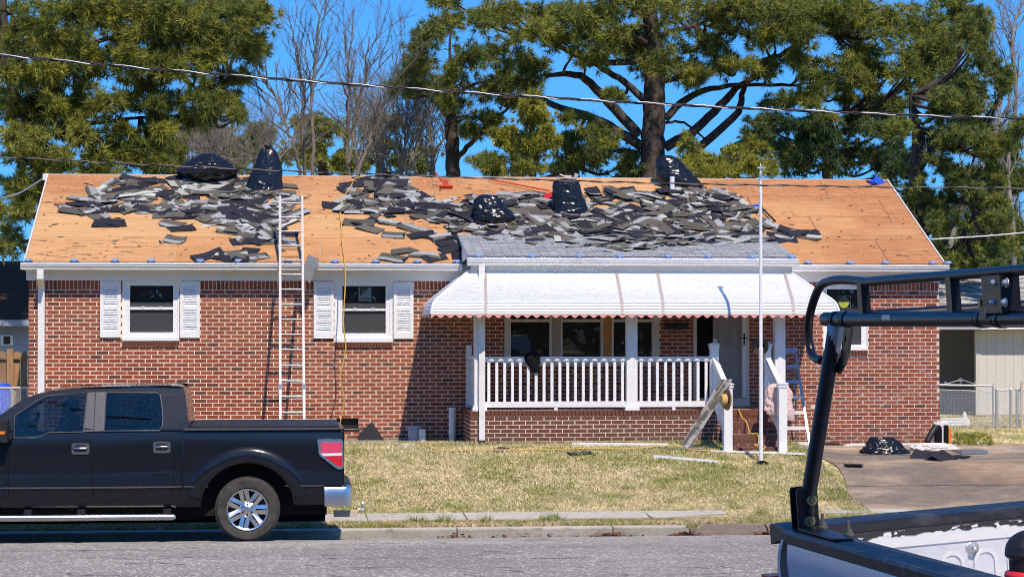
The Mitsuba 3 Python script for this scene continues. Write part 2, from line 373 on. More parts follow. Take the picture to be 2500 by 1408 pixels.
for x0 in np.arange(XL, XR - .02, .0677):
    for p, q in cut(x0, min(x0 + .0545, XR), zs + .1, list(W.values())): brick(3, p, q, .001, .06, zs, zs + .192)
for k in ('w1', 'w2', 'w3'):                                     # rowlock sills
    a, b, z0, z1 = W[k]; n = 18 if k != 'w3' else 14
    for i in range(n):
        w = (b - a) / n; brick(0, a + i * w, a + (i + 1) * w - .010, -.035, .10, z0 - .012, z0 + .075)
# porch front and its left flank
por = M().box(PXL + .003, X(1775, YP, 1050), YP + .0045, 0, -.3, zf - .085).box(X(1775, YP, 1050), PXR - .003, YP + .0045, 0, -.3, zf - .085)
put(H + '__porch', por, 'mat_mortar')
put(H + '__porch__floor', M().box(PXL + .02, PXR - .02, YP + .12, -.002, zf - .085, zf - .01), 'mat_drive')
for i, x0 in enumerate(np.arange(PXL, PXR - .02, .0665)): brick(0, x0, min(x0 + .0565, PXR), YP - .012, YP + .10, zf - .085, zf)
for i, y0 in enumerate(np.arange(YP + .12, -.05, .0665)):
    brick(1, PXL - .01, PXL + .1, y0, y0 + .0565, zf - .085, zf); brick(1, PXR - .1, PXR + .01, y0, y0 + .0565, zf - .085, zf)
for c in range(12):
    z0 = zf - .085 - (c + 1) * CP
    for x0 in np.arange(PXL - .2032 + (c % 2) * .1016, PXR, .2032):
        a, b = max(x0, PXL), min(x0 + .1880, PXR)
        if b - a > .03: brick(1 if c < 9 else 2, a, b, YP + rng.normal(0, .001), YP + .06, z0, z0 + CP - .0135)
    for y0 in np.arange(YP - .1 + (c % 2) * .1016, 0, .2032):
        a, b = max(y0, YP + .065), min(y0 + .1917, -.01)
        if b - a > .03: brick(2, PXL, PXL + .05, a, b, z0, z0 + CP - .012); brick(3, PXR - .05, PXR, a, b, z0, z0 + CP - .012)
order = sorted(range(len(bricks)), key=lambda i: bricks[i][0])
rest = M()
for k, i in enumerate(order):
    pri_, x0, x1, y0, y1, z0, z1 = bricks[i]; t = (rng.random(), rng.random())
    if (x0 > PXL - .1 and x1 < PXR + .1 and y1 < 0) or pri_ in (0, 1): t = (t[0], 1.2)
    if k < 300: put(H + '__wall__brick', box(x0, x1, y0, y1, z0, z1, t), 'mat_brick', tone=True)
    else: rest.box(x0, x1, y0, y1, z0, z1, t)
L(put(H + '__wall__brickwork', rest, 'mat_brick', tone=True), kind='stuff')

# ------------------------------------------------------------------ windows and shutters
def double_hung(key, wr, fr, gl, meet, sticker=None, label=None):
    "pixel boxes: fr = outer white frame, gl = glass; meet = rows of the meeting rail"
    w = put(H + '__window', M(), 'mat_white_vinyl') if False else numbered(H + '__window')
    if label: L(w, label)
    fx0, fx1, fz0, fz1 = rect(*fr); gx0, gx1, gz0, gz1 = rect(*gl); m0, m1 = Z(meet[1]), Z(meet[0])
    f = M()
    wx0, wx1, wz0, wz1 = W[wr]
    f.box(wx0, fx0, .012, .09, wz0 + .08, wz1).box(fx1, wx1, .012, .09, wz0 + .08, wz1).box(fx0, fx1, .012, .09, fz1, wz1)   # brick mould
    f.box(wx0, wx1, -.012, .09, wz0 + .08, fz0)
    for a, b, c, d, y in ((fx0, gx0, fz0, fz1, .03), (gx1, fx1, fz0, fz1, .03), (gx0, gx1, gz1, fz1, .032), (gx0, gx1, fz0, gz0, .028)):
        f.box(a, b, y, .10, c, d)
    put(w + '__frame', f, 'mat_white_vinyl')
    put(w + '__meeting_rail', M().box(gx0, gx1, .024, .07, m0, m1).box(gx0 + .18, gx0 + .24, .01, .05, m1, m1 + .012).box(gx1 - .24, gx1 - .18, .01, .05, m1, m1 + .012), 'mat_white_vinyl')
    put(w + '__pane', M().add([[gx0, .055, m1], [gx1, .055, m1], [gx1, .055, gz1], [gx0, .055, gz1]], [[0, 1, 2, 3]]), 'mat_glass')
    put(w + '__pane', M().add([[gx0, .045, gz0], [gx1, .045, gz0], [gx1, .045, m0], [gx0, .045, m0]], [[0, 1, 2, 3]]), 'mat_glass')
    put(w + '__screen', M().box(gx0, gx1, .070, .072, gz0, m1 + (gz1 - m1) * .24), 'mat_screen')
    put(w + '__blind', M().box(wx0 + .01, wx1 - .01, .118, .12, wz0 + .08, wz1), 'mat_dark')  # near-black sheet standing in for the unlit room behind the glass
    return w, (gx0, gx1, gz0, gz1)
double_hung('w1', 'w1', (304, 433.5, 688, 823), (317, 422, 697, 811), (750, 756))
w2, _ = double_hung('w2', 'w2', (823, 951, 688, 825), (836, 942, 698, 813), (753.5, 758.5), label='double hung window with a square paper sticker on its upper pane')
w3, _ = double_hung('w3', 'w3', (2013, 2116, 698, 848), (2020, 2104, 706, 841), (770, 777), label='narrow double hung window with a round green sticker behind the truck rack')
col('mat_sticker_grey', (.16, .19, .19), .6); col('mat_sticker_dark', (.02, .02, .024), .6); col('mat_sticker_green', (.36, .40, .05), .6); col('mat_sticker_olive', (.085, .10, .05), .6); col('mat_sticker_brown', (.12, .10, .09), .6)
a, b = at(875, 735, .04), at(906.5, 701, .04)
st = put(w2 + '__sticker', box(a[0], b[0], .050, .0515, a[2], b[2]), 'mat_sticker_grey')
tx = meshkit.text_mesh('UNITED', .022, .001, True); tw = tx.bounds[1][0]
k = (b[0] - a[0]) * .82 / tw
v = np.array(tx.vertices); m = M().add(np.stack([a[0] + (b[0] - a[0]) * .09 + v[:, 0] * k, .0485 - v[:, 2], a[2] + .028 + v[:, 1] * 1.2], 1), tx.faces)
w_, h_ = b[0] - a[0], b[2] - a[2]
m.add([[a[0] + .13 * w_, .049, a[2] + .38 * h_], [a[0] + .85 * w_, .049, a[2] + .97 * h_], [a[0] + .13 * w_, .049, a[2] + .97 * h_]], [[0, 1, 2]])
put(w2 + '__sticker_print', m, 'mat_sticker_dark')
m = M()
for i, j in ((0, 0), (0, 1), (1, 0), (1, 1)):
    x, z = a[0] + (.32 + .17 * i) * w_, a[2] + (.52 + .17 * j) * h_; m.box(x, x + .12 * w_, .0465, .0475, z, z + .12 * h_)
put(w2 + '__sticker_emblem', m, 'mat_sticker_brown')
c, r = at(2061, 738, .04), .093
m = M(); gth = np.linspace(0, 2 * np.pi, 33)[:-1]
m.prism([(c[0] + r * math.cos(q), c[2] + r * math.sin(q)) for q in gth], .0485, .050); put(w3 + '__sticker', m, 'mat_sticker_green')
m = M(); m.prism([(c[0] + r * .99 * math.cos(q), c[2] + r * .99 * math.sin(q)) for q in np.linspace(.12, np.pi - .12, 20)], .0478, .0484); put(w3 + '__sticker_top', m, 'mat_sticker_olive')
m = M()
q0, q1 = at(2046, 753, .04), at(2077, 722, .04)
for e in ((q0[0], q1[0], q0[2], q0[2] + .008), (q0[0], q1[0], q1[2] - .008, q1[2]), (q0[0], q0[0] + .008, q0[2], q1[2]), (q1[0] - .008, q1[0], q0[2], q1[2])): m.box(e[0], e[1], .051, .052, e[2], e[3])
put(w3 + '__sticker_border', m, 'mat_sticker_grey')
tx = meshkit.text_mesh('for', .06, .001); v = np.array(tx.vertices); v[:, 0] += v[:, 1] * .35
put(w3 + '__sticker_print', M().add(np.stack([c[0] - .065 + v[:, 0] * .9, .0475 - v[:, 2], c[2] - .005 + v[:, 1] * .9], 1), tx.faces), 'mat_sticker_dark')
def shutter(px0, px1, py0, py1):
    x0, x1, z0, z1 = rect(px0, px1, py0, py1); s = numbered(H + '__shutter'); w = x1 - x0; h = z1 - z0
    a, b = x0 + .055, x1 - .055
    zz = [z0, z0 + .062 * h * 1.9, z0 + .49 * h, z0 + .56 * h, z1 - .105 * h, z1]
    m = M().box(x0, a, -.045, -.004, z0, z1).box(b, x1, -.045, -.004, z0, z1)
    for p, q in ((0, 1), (2, 3), (4, 5)): m.box(a, b, -.043, -.004, zz[p], zz[q])
    m.box(a, b, -.012, -.004, zz[1], zz[4])
    g = np.linspace(0, np.pi, 12); m.prism([(a + .02 + (b - a - .04) * (.5 - .5 * math.cos(q)), zz[4] + .012 + .022 * math.sin(q)) for q in g], -.047, -.040)
    put(s + '__frame', m, 'mat_white_vinyl')
    for p, q in ((1, 2), (3, 4)):
        n = int(round((zz[q] - zz[p]) / .0395))
        for i in range(n):
            c0 = zz[p] + (zz[q] - zz[p]) * i / n; c1 = zz[p] + (zz[q] - zz[p]) * (i + .80) / n
            put(s + '__slat', M().add([[a, -.040, c0], [b, -.040, c0], [b, -.014, c1], [a, -.014, c1], [a, -.030, c0 - .004], [b, -.030, c0 - .004]], [[0, 1, 2, 3], [4, 5, 1, 0]]), 'mat_white_vinyl')
shutter(245, 295, 685.6, 823.3); shutter(439.6, 488, 686, 824); shutter(766, 815, 687.5, 826); shutter(960.6, 1009, 688, 826.5)
# crawl space opening
a, b, c, d = W['vent']; put(H + '__crawl_space_vent', M().box(a, b, .10, .102, c, d).box(a - .01, b + .01, -.004, .09, c - .035, c), 'mat_dark')

# ------------------------------------------------------------------ roof
EY, EZ, SL, RY = -.30, 3.135, .467, 3.3
def rz(y): return EZ + SL * (np.asarray(y) - EY)
RX0, RX1 = -4.235, 11.37
nrm = np.array([0, -SL, 1.]) / math.hypot(SL, 1); sdir = np.array([0, 1., SL]) / math.hypot(SL, 1); SLEN = (RY - EY) * math.hypot(SL, 1)
def onroof(px, py, h=0.): return atplane(px, py, np.array([0, EY, EZ]) + nrm * h, nrm)
R = H + '__roof'
m = M()
v = np.array([[RX0, EY, EZ], [RX1, EY, EZ], [RX1, RY, rz(RY)], [RX0, RY, rz(RY)], [RX1, 2 * RY - EY, EZ], [RX0, 2 * RY - EY, EZ]]) - [0, 0, .02]
m.add(v, [[0, 1, 2, 3], [3, 2, 4, 5]]); put(R, m, 'mat_rust')
def plane_piece(x0, x1, s0, s1, th, base, t, origin=None, d=None, n=None):
    o = np.array([0, EY, EZ]) if origin is None else origin; d = sdir if d is None else d; n = nrm if n is None else n
    c = [o + np.array([x, 0, 0]) + d * s + n * h for h in (base, base + th) for x, s in ((x0, s0), (x1, s0), (x1, s1), (x0, s1))]
    return M().add(c, [[4, 5, 6, 7], [0, 1, 5, 4], [1, 2, 6, 5], [2, 3, 7, 6], [3, 0, 4, 7]], t)
for r, (s0, s1) in enumerate(zip([0, 1.06, 2.12, 3.10], [1.06, 2.12, 3.10, SLEN])):
    x = RX0 - [0, .95, 1.9, .35][r]
    while x < RX1:
        a, b = max(x, RX0), min(x + 2.44, RX1)
        if b - a > .1:
            q = rng.random(); t = (rng.random(), .1 + .8 * rng.random() if a < 7 else .4 + .6 * rng.random())
            if r == 1 and a < -2: t = (t[0], .05)
            put(R + '__sheathing_panel', plane_piece(a + .005, b - .005, s0 + .005, s1 - .005, .012, -.012 + rng.normal(0, .0012), t), 'mat_plywood', tone=True)
        x += 2.44
# rake boards and edges
for xr, sgn in ((RX0, -1), (RX1, 1)):
    put(R + '__rake_board', plane_piece(min(xr, xr + sgn * .026), max(xr, xr + sgn * .026), -.02, SLEN, .17, -.155, 0.), 'mat_cream_trim')
put(R + '__ridge_edge', M().box(RX0, RX1, RY - .02, RY + .03, rz(RY) - .02, rz(RY) + .006), 'mat_rust')
# soffit, frieze, gutters
def gutter(x0, x1, y, z, name):
    # K-style profile along x: (y, z)
    prof = [(y, z - .115), (y - .075, z - .115), (y - .085, z - .085), (y - .112, z - .055), (y - .112, z - .032), (y - .126, z - .026), (y - .127, z), (y - .115, z),
            (y - .115, z - .012), (y - .100, z - .030), (y - .100, z - .045), (y - .07, z - .080), (y - .062, z - .103), (y, z - .103)]
    m = M(); m.prism(prof, x0, x1); m.move(np.array([[0, 1, 0], [1, 0, 0], [0, 0, 1]])); m.f = [f[:, ::-1] for f in m.f]
    m.box(x0 - .002, x0, y - .127, y, z - .115, z).box(x1, x1 + .002, y - .127, y, z - .115, z)
    return put(name, m, 'mat_white')
GZ = EZ - .025
gutter(X(50, -.44, 650), X(574, -.44, 650), -.31, GZ, H + '__gutter'); gutter(X(576, -.44, 650), X(1128, -.44, 650), -.31, GZ, H + '__gutter')
gutter(X(1925, -.44, 650), X(2318, -.44, 650), -.31, GZ, H + '__gutter')
put(H + '__fascia', M().box(RX0, RX1, -.31, -.285, EZ - .16, EZ - .03), 'mat_soffit')
put(H + '__soffit', M().box(RX0, RX1, -.285, .02, EZ - .145, EZ - .135), 'mat_soffit')
put(H + '__frieze_board', M().box(XL - .04, X(1150), -.03, .005, 2.822, EZ - .145).box(X(1900), XR + .02, -.03, .005, 2.822, EZ - .145), 'mat_white_vinyl')
# ------------------------------------------------------------------ porch roof (still shingled)
PE = -1.42; PEZ = at(1545, 628, PE)[2]; ptop_y = .81; ptop_z = float(rz(ptop_y)) + .004
pd = np.array([0, ptop_y - PE, ptop_z - PEZ]); plen = np.linalg.norm(pd); pd /= plen; pn = np.cross([1., 0, 0], pd)
po = np.array([0, PE, PEZ]); QX0, QX1 = X(1143, PE, 626), X(1943, PE, 628)
def onporch(px, py, h=0.): return atplane(px, py, po + pn * h, pn)
PR = H + '__porch_roof'
m = M()
for x0, x1 in ((QX0, QX1),):
    a = [po + [x0, 0, 0], po + [x1, 0, 0], po + [x1, 0, 0] + pd * plen, po + [x0, 0, 0] + pd * plen]
    m.add(a + [q - np.array([0, 0, .12]) for q in a[:2]] + [[x1, ptop_y, ptop_z - .03], [x0, ptop_y, ptop_z - .03]] + [[x0, EY, EZ], [x1, EY, EZ]],
          [[0, 1, 2, 3], [4, 5, 1, 0], [4, 0, 3, 7], [5, 6, 2, 1], [4, 7, 6, 5]])
put(PR, m, 'mat_white')
n_sh = 0; rest = M()
for c in range(17):
    s0 = c * .130 - .015
    for x0 in np.arange(QX0 - .305 + (c % 2) * .1525, QX1, .305):
        a, b = max(x0, QX0 - .01), min(x0 + .293, QX1 + .01)
        if b - a < .04: continue
        pc = plane_piece(a, b, s0, min(s0 + .17, plen), .005, .004 + .0035, (rng.random(), 0), po, pd, pn)
        tilt = pc.v[0]; tilt[[0, 1, 4, 5]] += pn * .006
        if n_sh < 300: put(PR + '__shingle', pc, 'mat_roof_shingle', tone=True)
        else: rest.tm(pc.tri, (rng.random(), 0))
        n_sh += 1
if rest.n: L(put(PR + '__upper_shingles', rest, 'mat_roof_shingle', tone=True), kind='stuff')
# dark valley strip between the bare deck and the porch roof
put(PR + '__valley_flashing', plane_piece(QX0 - .17, QX0 - .01, .10, (ptop_y - EY) * math.hypot(SL, 1) + .1, .006, .006, 0.), 'mat_black')
put(PR + '__side_flashing', M().add([po + [QX0 - .012, 0, -.02], [QX0 - .012, EY, EZ], [QX0 - .012, EY, float(EZ + .35)], po + [QX0 - .012, 0, .02]], [[0, 1, 2, 3]]), 'mat_white')
gutter(QX0 - .02, QX1 + .02, PE - .01, PEZ - .022, H + '__gutter')
BY = -1.36
put(H + '__porch_beam', M().box(QX0 + .05, QX1 - .05, BY, BY + .03, Z(664, BY) - .02, PEZ - .14), 'mat_soffit')
put(H + '__porch_ceiling', M().box(QX0 + .05, QX1 - .05, BY + .03, -.0, Z(664, BY) + .02, Z(664, BY) + .04), 'mat_white')
put(H + '__soffit', M().box(QX0, QX1, PE - .01, BY + .02, PEZ - .15, PEZ - .14), 'mat_soffit')
# eave clips
def clip(p):
    x, y, z = p; put(H + '__eave_clip', M().box(x - .055, x + .055, y - .05, y + .03, z - .006, z + .028).box(x - .02, x + .02, y - .075, y - .05, z - .02, z + .006).box(x - .075, x + .075, y - .03, y + .02, z - .012, z - .004), 'mat_blue_clip')
for px in (69, 182, 281, 369, 488.5, 582.5, 704, 818, 917, 1019, 1115, 1972, 2074.5, 2161, 2276, 2312): clip([X(px, EY, 640), EY - .02, EZ + .015])
for px in (1168, 1299, 1414, 1512, 1630, 1729, 1835, 1932): clip([X(px, PE, 627), PE - .02, PEZ + .02])
# ------------------------------------------------------------------ aluminium awning round three sides of the porch
AW = H + '__awning'
AZT = Z(663, BY) - .012; AYB = -2.08; AZB = Z(769, AYB); AX0, AX1 = X(1142, BY, 664), X(1930, BY, 664); BX0, BX1 = X(1052, AYB, 770), X(2049, AYB, 758)
arc = np.array([(0, 0), (.3, .23), (.6, .46), (.78, .592), (.87, .665), (.93, .74), (.965, .82), (.985, .90), (1, 1)])
arc = smooth_path(arc, 8); al = np.r_[0, np.cumsum(np.linalg.norm(np.diff(arc, axis=0) * [.7, .75], axis=1))]
def A(s):
    s = np.clip(s, 0, 1) * al[-1]; return np.interp(s, al, arc[:, 0]), np.interp(s, al, arc[:, 1])
def aw_front(x_t, s, lift=0.):                                   # x_t in 0..1 between the hips
    o, h = A(s); x0, x1 = AX0 + (BX0 - AX0) * o, AX1 + (BX1 - AX1) * o
    return np.array([x0 + (x1 - x0) * x_t, BY + (AYB - BY) * o - lift * .7, AZT + (AZB - AZT) * h + lift * .7])
def aw_side(side, t, s, lift=0.):                                # t: 0 at the wall, 1 at the hip
    o, h = A(s); x = (AX0 + (BX0 - AX0) * o - lift * .7) if side < 0 else (AX1 + (BX1 - AX1) * o + lift * .7)
    yf = BY + (AYB - BY) * o
    return np.array([x, -.004 + (yf + .004) * t, AZT + (AZB - AZT) * h + lift * .7])
NS = 19
for i in range(NS):
    s0, s1 = i / NS, (i + 1) / NS; e = .012 / al[-1] * .9
    lip = .010 + .011 * min(1., i / 11)
    for kind in ('f', -1, 1):
        fn = (lambda t, s, l: aw_front(t, s, l)) if kind == 'f' else (lambda t, s, l, k=kind: aw_side(k, t, s, l))
        v = [fn(0, s0, .0), fn(1, s0, .0), fn(1, s1 + e, lip), fn(0, s1 + e, lip), fn(0, s1 + e, .002), fn(1, s1 + e, .002)]
        f = [[3, 2, 1, 0], [4, 5, 2, 3]]
        put(AW + '__slat', M().add(v, f), 'mat_awning')
for side in (0., 1.):
    m = M(); ss = np.linspace(0, 1.01, 20)
    m.tube([aw_front(side, s, .012) for s in ss], .022, 8); put(AW + '__hip_trim', m, 'mat_white_vinyl', True)
for px in (1185, 1505, 1605, 1915):
    t = (X(px, BY, 664) - AX0) / (AX1 - AX0); m = M(); xx = X(px, BY, 664); x2 = X(px + {1185: 1, 1505: 14, 1605: 14, 1915: 22}[px], AYB, 770)
    prof = []
    for i in range(NS):
        for sv, lf in ((i / NS + .002, .005), ((i + .97) / NS, .026)):
            o, h = A(sv); prof.append([xx + (x2 - xx) * o, BY + (AYB - BY) * o - lf, AZT + (AZB - AZT) * h + lf, .026 if lf > .01 else .018])
    prof = np.array(prof); v = np.vstack([prof[:, :3] - prof[:, 3:] * [1, 0, 0], prof[:, :3] + prof[:, 3:] * [1, 0, 0]]); k = np.arange(len(prof) - 1); n = len(prof)
    m.add(v, np.stack([k, k + 1, k + 1 + n, k + n], 1))
    put(AW + '__seam_strip', m, 'mat_rust')
# scalloped pink valance
def valance(p, q, drop, per, name):
    L_ = np.linalg.norm(q - p); n = max(8, int(L_ / .018)); t = np.linspace(0, 1, n)
    base = p + (q - p) * t[:, None]; low = base.copy(); low[:, 2] -= drop - .022 + .022 * np.cos(t * L_ / per * 2 * np.pi)
    v = np.vstack([base, low]); i = np.arange(n - 1)
    nr = np.cross(q - p, [0, 0, 1.]); nr /= np.linalg.norm(nr)
    v2 = v + nr * .004
    put(name, M().add(np.vstack([v, v2]), np.vstack([np.stack([i, i + n, i + n + 1, i + 1], 1), np.stack([i, i + 1, i + n + 1, i + n], 1) + 2 * n])), 'mat_pink_valance')
P0, P1 = aw_front(0, 1.), aw_front(1, 1.)
valance(P0 + [0, -.012, 0.01], P1 + [0, -.012, 0.01], (.055), .155, AW + '__valance')
valance(np.array([P0[0] - .012, -.01, P0[2] + .01]), P0 + [-.012, 0, .01], (.055), .155, AW + '__valance')
valance(P1 + [.012, 0, .01], np.array([P1[0] + .012, -.01, P1[2] + .01]), (.055), .155, AW + '__valance')
put(AW + '__lower_rail', M().tube([P0 + [0, -.006, .02], P1 + [0, -.006, .02]], .013, 6), 'mat_cream_trim')

# ------------------------------------------------------------------ columns, railings, downspouts
def column(px0, px1):
    x0, x1 = X(px0, YP + .05, 950), X(px1, YP + .05, 950); y0 = YP + .03; w = x1 - x0
    m = M().box(x0, x1, y0, y0 + w, zf, AZT - .27).box(x0 - .03, x1 + .03, y0 - .03, y0 + w + .03, zf, zf + .05).box(x0 - .016, x1 + .016, y0 - .016, y0 + w + .016, zf + .05, zf + .09)
    put(H + '__column', m, 'mat_white_vinyl'); return x0, x1, y0, w
c1 = column(1158, 1184); c2 = column(1530, 1556); c3 = column(1892, 1917)
ry = YP + .09
rt_, rb_ = Z(870.5, ry), Z(883, ry); bt, bb = Z(980, ry), Z(994, ry)
def railing(x0, x1, n):
    k = numbered(H + '__railing')
    put(k + '__top_rail', M().box(x0, x1, ry - .045, ry + .045, rb_ + .02, rt_).box(x0, x1, ry - .03, ry + .03, rb_, rb_ + .02), 'mat_white_vinyl')
    put(k + '__bottom_rail', M().box(x0, x1, ry - .03, ry + .03, bb, bt), 'mat_white_vinyl')
    w = .023
    for i in range(n):
        x = x0 + (x1 - x0) * (i + .5 + .0) / n
        put(k + '__baluster', M().box(x - w, x + w, ry - w, ry + w, bt, rb_), 'mat_white_vinyl')
    put(k + '__foot_block', M().box((x0 + x1) / 2 - .03, (x0 + x1) / 2 + .03, ry - .025, ry + .025, zf, bb), 'mat_white_vinyl')
railing(c1[1], c2[0], 18); 
nx0, nx1 = X(1733.5, ry, 950), X(1752.5, ry, 950)
railing(c2[1], nx0, 9)
# left flank of the porch railing: a short run seen end on
k = numbered(H + '__railing'); xl = c1[0] + .06
put(k + '__top_rail', M().box(xl - .045, xl + .045, YP + .22, -.12, rb_ + .02, rt_), 'mat_white_vinyl')
put(k + '__bottom_rail', M().box(xl - .03, xl + .03, YP + .22, -.12, bb, bt), 'mat_white_vinyl')
for i in range(9): y = YP + .30 + i * .135; put(k + '__baluster', M().box(xl - .019, xl + .019, y - .019, y + .019, bt, rb_), 'mat_white_vinyl')
put(k + '__post', M().box(X(1138, -.06, 900), X(1151, -.06, 900), -.11, -.01, zf, Z(842, -.06)), 'mat_white_vinyl')
# newels and sloped stair rails
SX0, SX1 = X(1780, -2.05, 1050), X(1902, -2.05, 1050); YL = -2.62
def newel(px0, px1, y, z0, z1):
    x0, x1 = X(px0, y, 950), X(px1, y, 950); w = x1 - x0
    m = M().box(x0, x1, y - w / 2, y + w / 2, z0, z1).box(x0 - .022, x1 + .022, y - w / 2 - .022, y + w / 2 + .022, z1, z1 + .018)
    v = M().box(x0 - .014, x1 + .014, y - w / 2 - .014, y + w / 2 + .014, z1 - .05, z1 - .02)
    m.tm(v.tri); cx = (x0 + x1) / 2
    q = w / 2 + .01; m.add([[cx - q, y - q, z1 + .018], [cx + q, y - q, z1 + .018], [cx + q, y + q, z1 + .018], [cx - q, y + q, z1 + .018], [cx, y, z1 + .045]], [[0, 1, 4], [1, 2, 4], [2, 3, 4], [3, 0, 4]])
    put(H + '__newel_post', m, 'mat_white_vinyl'); return cx, w
nw = [newel(1733, 1753, ry, zf, Z(842, ry)), newel(1766, 1786.5, YL, -.06, Z(940, YL)), newel(1865, 1881, ry, zf, Z(842, ry)), newel(1900, 1919.5, YL, -.10, Z(939, YL))]
for (xa, wa), (xb, wb) in ((nw[0], nw[1]), (nw[2], nw[3])):
    k = numbered(H + '__stair_rail'); y0, y1 = ry - wa / 2, YL + wb / 2
    za, zb = Z(877, ry) , Z(947, YL) 
    def slope(dz0, dz1, hw, nm):
        put(k + nm, M().add([[xa - hw, y0, za + dz0], [xa + hw, y0, za + dz0], [xa + hw, y0, za + dz1], [xa - hw, y0, za + dz1], [xb - hw, y1, zb + dz0], [xb + hw, y1, zb + dz0], [xb + hw, y1, zb + dz1], [xb - hw, y1, zb + dz1]],
            [[0, 1, 2, 3], [5, 4, 7, 6], [4, 0, 3, 7], [1, 5, 6, 2], [3, 2, 6, 7], [4, 5, 1, 0]]), 'mat_white_vinyl')
    slope(-.05, .03, .042, '__top_rail'); slope(-.78, -.69, .03, '__bottom_rail')
    for i in range(8):
        t = (i + .5) / 8; x, y, z = xa + (xb - xa) * t, y0 + (y1 - y0) * t, za + (zb - za) * t
        put(k + '__baluster', M().box(x - .019, x + .019, y - .019, y + .019, z - .70, z - .05), 'mat_white_vinyl')
# brick steps
ST = numbered(H + '__steps'); tz = [zf, .49, .30, .115, -.07]; ty = [YP, -1.86, -2.17, -2.5]
m = M()
for i in range(1, 4): m.box(SX0 - .02, SX1 + .02, ty[i] + .01, ty[i - 1] + .02, -.3, tz[i] - .012)
m.box(SX0 - .02, SX1 + .02, YP + .012, 0, -.3, zf - .012)
put(ST, m, 'mat_mortar')
for i in range(4):
    yy = ty[i]; top = tz[i]; n = int((SX1 - SX0) / .0675); w = (SX1 - SX0 + .04) / n
    for j in range(n):
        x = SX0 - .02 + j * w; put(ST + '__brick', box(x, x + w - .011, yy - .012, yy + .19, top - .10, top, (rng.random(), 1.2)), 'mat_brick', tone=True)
    for j in range(6):
        w2_ = (SX1 - SX0 + .04) / 5.5; x = SX0 - .02 + (j - (i % 2) * .5) * w2_; a, b = max(x, SX0 - .02), min(x + w2_ - .011, SX1 + .02)
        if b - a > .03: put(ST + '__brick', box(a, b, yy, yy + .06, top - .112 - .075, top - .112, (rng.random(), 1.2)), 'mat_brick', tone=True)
# downspouts
def downspout(px, Y, ztop, zbot, w, top, shoe=True):
    k = numbered(H + '__downspout'); x0, x1 = X(px - w / 2, Y), X(px + w / 2, Y)
    m = M().box(x0, x1, Y - .07, Y, zbot, ztop)
    # elbows from the gutter outlet back to the wall
    P = [top, top + [0, 0, -.16], np.array([top[0] + (((x0 + x1) / 2) - top[0]), Y - .035, ztop + .0])]
    for a, b in zip(P[:-1], P[1:]):
        hw = (x1 - x0) / 2 * .98
        v = [a + [sx * hw, sy * .034, 0] for sx, sy in ((-1, -1), (1, -1), (1, 1), (-1, 1))] + [b + [sx * hw, sy * .034, 0] for sx, sy in ((-1, -1), (1, -1), (1, 1), (-1, 1))]
        m.add(v, [[0, 1, 5, 4], [1, 2, 6, 5], [2, 3, 7, 6], [3, 0, 4, 7]])
    put(k, m, 'mat_white')
    for zz in np.linspace(zbot + .25, ztop - .35, 3): put(k + '__strap', M().box(x0 - .004, x1 + .004, Y - .073, Y, zz, zz + .012), 'mat_white')
    if shoe: put(k + '__shoe', M().box(x0 + .006, x1 - .006, Y - .10, Y - .005, zbot - .09, zbot - .001), 'mat_black')
downspout(101.5, -.012, 2.68, .05, 16, np.array([X(98, -.38), -.38, GZ - .11]), False)
downspout(1176, YP + .012, Z(790, YP), Z(1073, YP), 14.5, np.array([X(1176, PE - .06), PE - .06, PEZ - .12]))
# ------------------------------------------------------------------ windows and door on the porch
pw = W['pw']; PWN = numbered(H + '__porch_window')
px_ = lambda a: X(a, .03)
zt, zb_ = Z(786, .03), pw[2]
col('mat_tan_board', (.42, .36, .31), .8); col('mat_ply_board', (.52, .27, .09), .8)
for a, b, mt in ((1232, 1247, 'mat_cream_trim'), (1341.5, 1347, 'mat_cream_trim'), (1369, 1373, 'mat_cream_trim'), (1467, 1472, 'mat_cream_trim'), (1492.5, 1498, 'mat_cream_trim'), (1592, 1609, 'mat_cream_trim')):
    put(PWN + '__jamb', M().box(px_(a), px_(b), .0, .10, zb_, pw[3]), mt)
put(PWN + '__mullion_board', M().box(px_(1347), px_(1369), .02, .10, zb_, pw[3]), 'mat_tan_board')
put(PWN + '__plywood_filler', M().box(px_(1472), px_(1492.5), .025, .10, zb_, pw[3]), 'mat_ply_board')
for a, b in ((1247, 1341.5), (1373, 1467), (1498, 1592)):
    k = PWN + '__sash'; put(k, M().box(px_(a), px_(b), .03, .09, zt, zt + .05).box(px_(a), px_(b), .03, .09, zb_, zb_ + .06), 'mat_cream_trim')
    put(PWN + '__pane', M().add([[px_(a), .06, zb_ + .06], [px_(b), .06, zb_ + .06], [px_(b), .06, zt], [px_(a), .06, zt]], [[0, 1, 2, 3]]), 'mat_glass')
    put(PWN + '__screen', M().box(px_(a), px_(b), .095, .097, zb_, pw[3]), 'mat_dark')  # no mesh: near-black sheet standing in for the dark room behind the pane
put(PWN + '__knob', M().lathe([(0, -.03), (.02, -.02), (.02, 0), (0, .01)], (X(1519, .08), .07, Z(837, .08)), 'y', 12), 'mat_galv', True)
DN = numbered(H + '__doorway'); d0, d1, dz0, dz1 = W['door']
put(DN + '__frame', M().box(d0, X(1701), -.01, .10, dz0, dz1).box(X(1821), d1, -.01, .10, dz0, dz1), 'mat_cream_trim')
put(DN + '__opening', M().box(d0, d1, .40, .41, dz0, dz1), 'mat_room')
put(DN + '__threshold', M().box(d0, d1, -.06, .3, zf, dz0 + .12), 'mat_cream_trim')
a, b = X(1741, .05), X(1812, .05); dd = put(DN + '__door', M().box(a, b, .05, .09, dz0 + .13, dz1), 'mat_door')
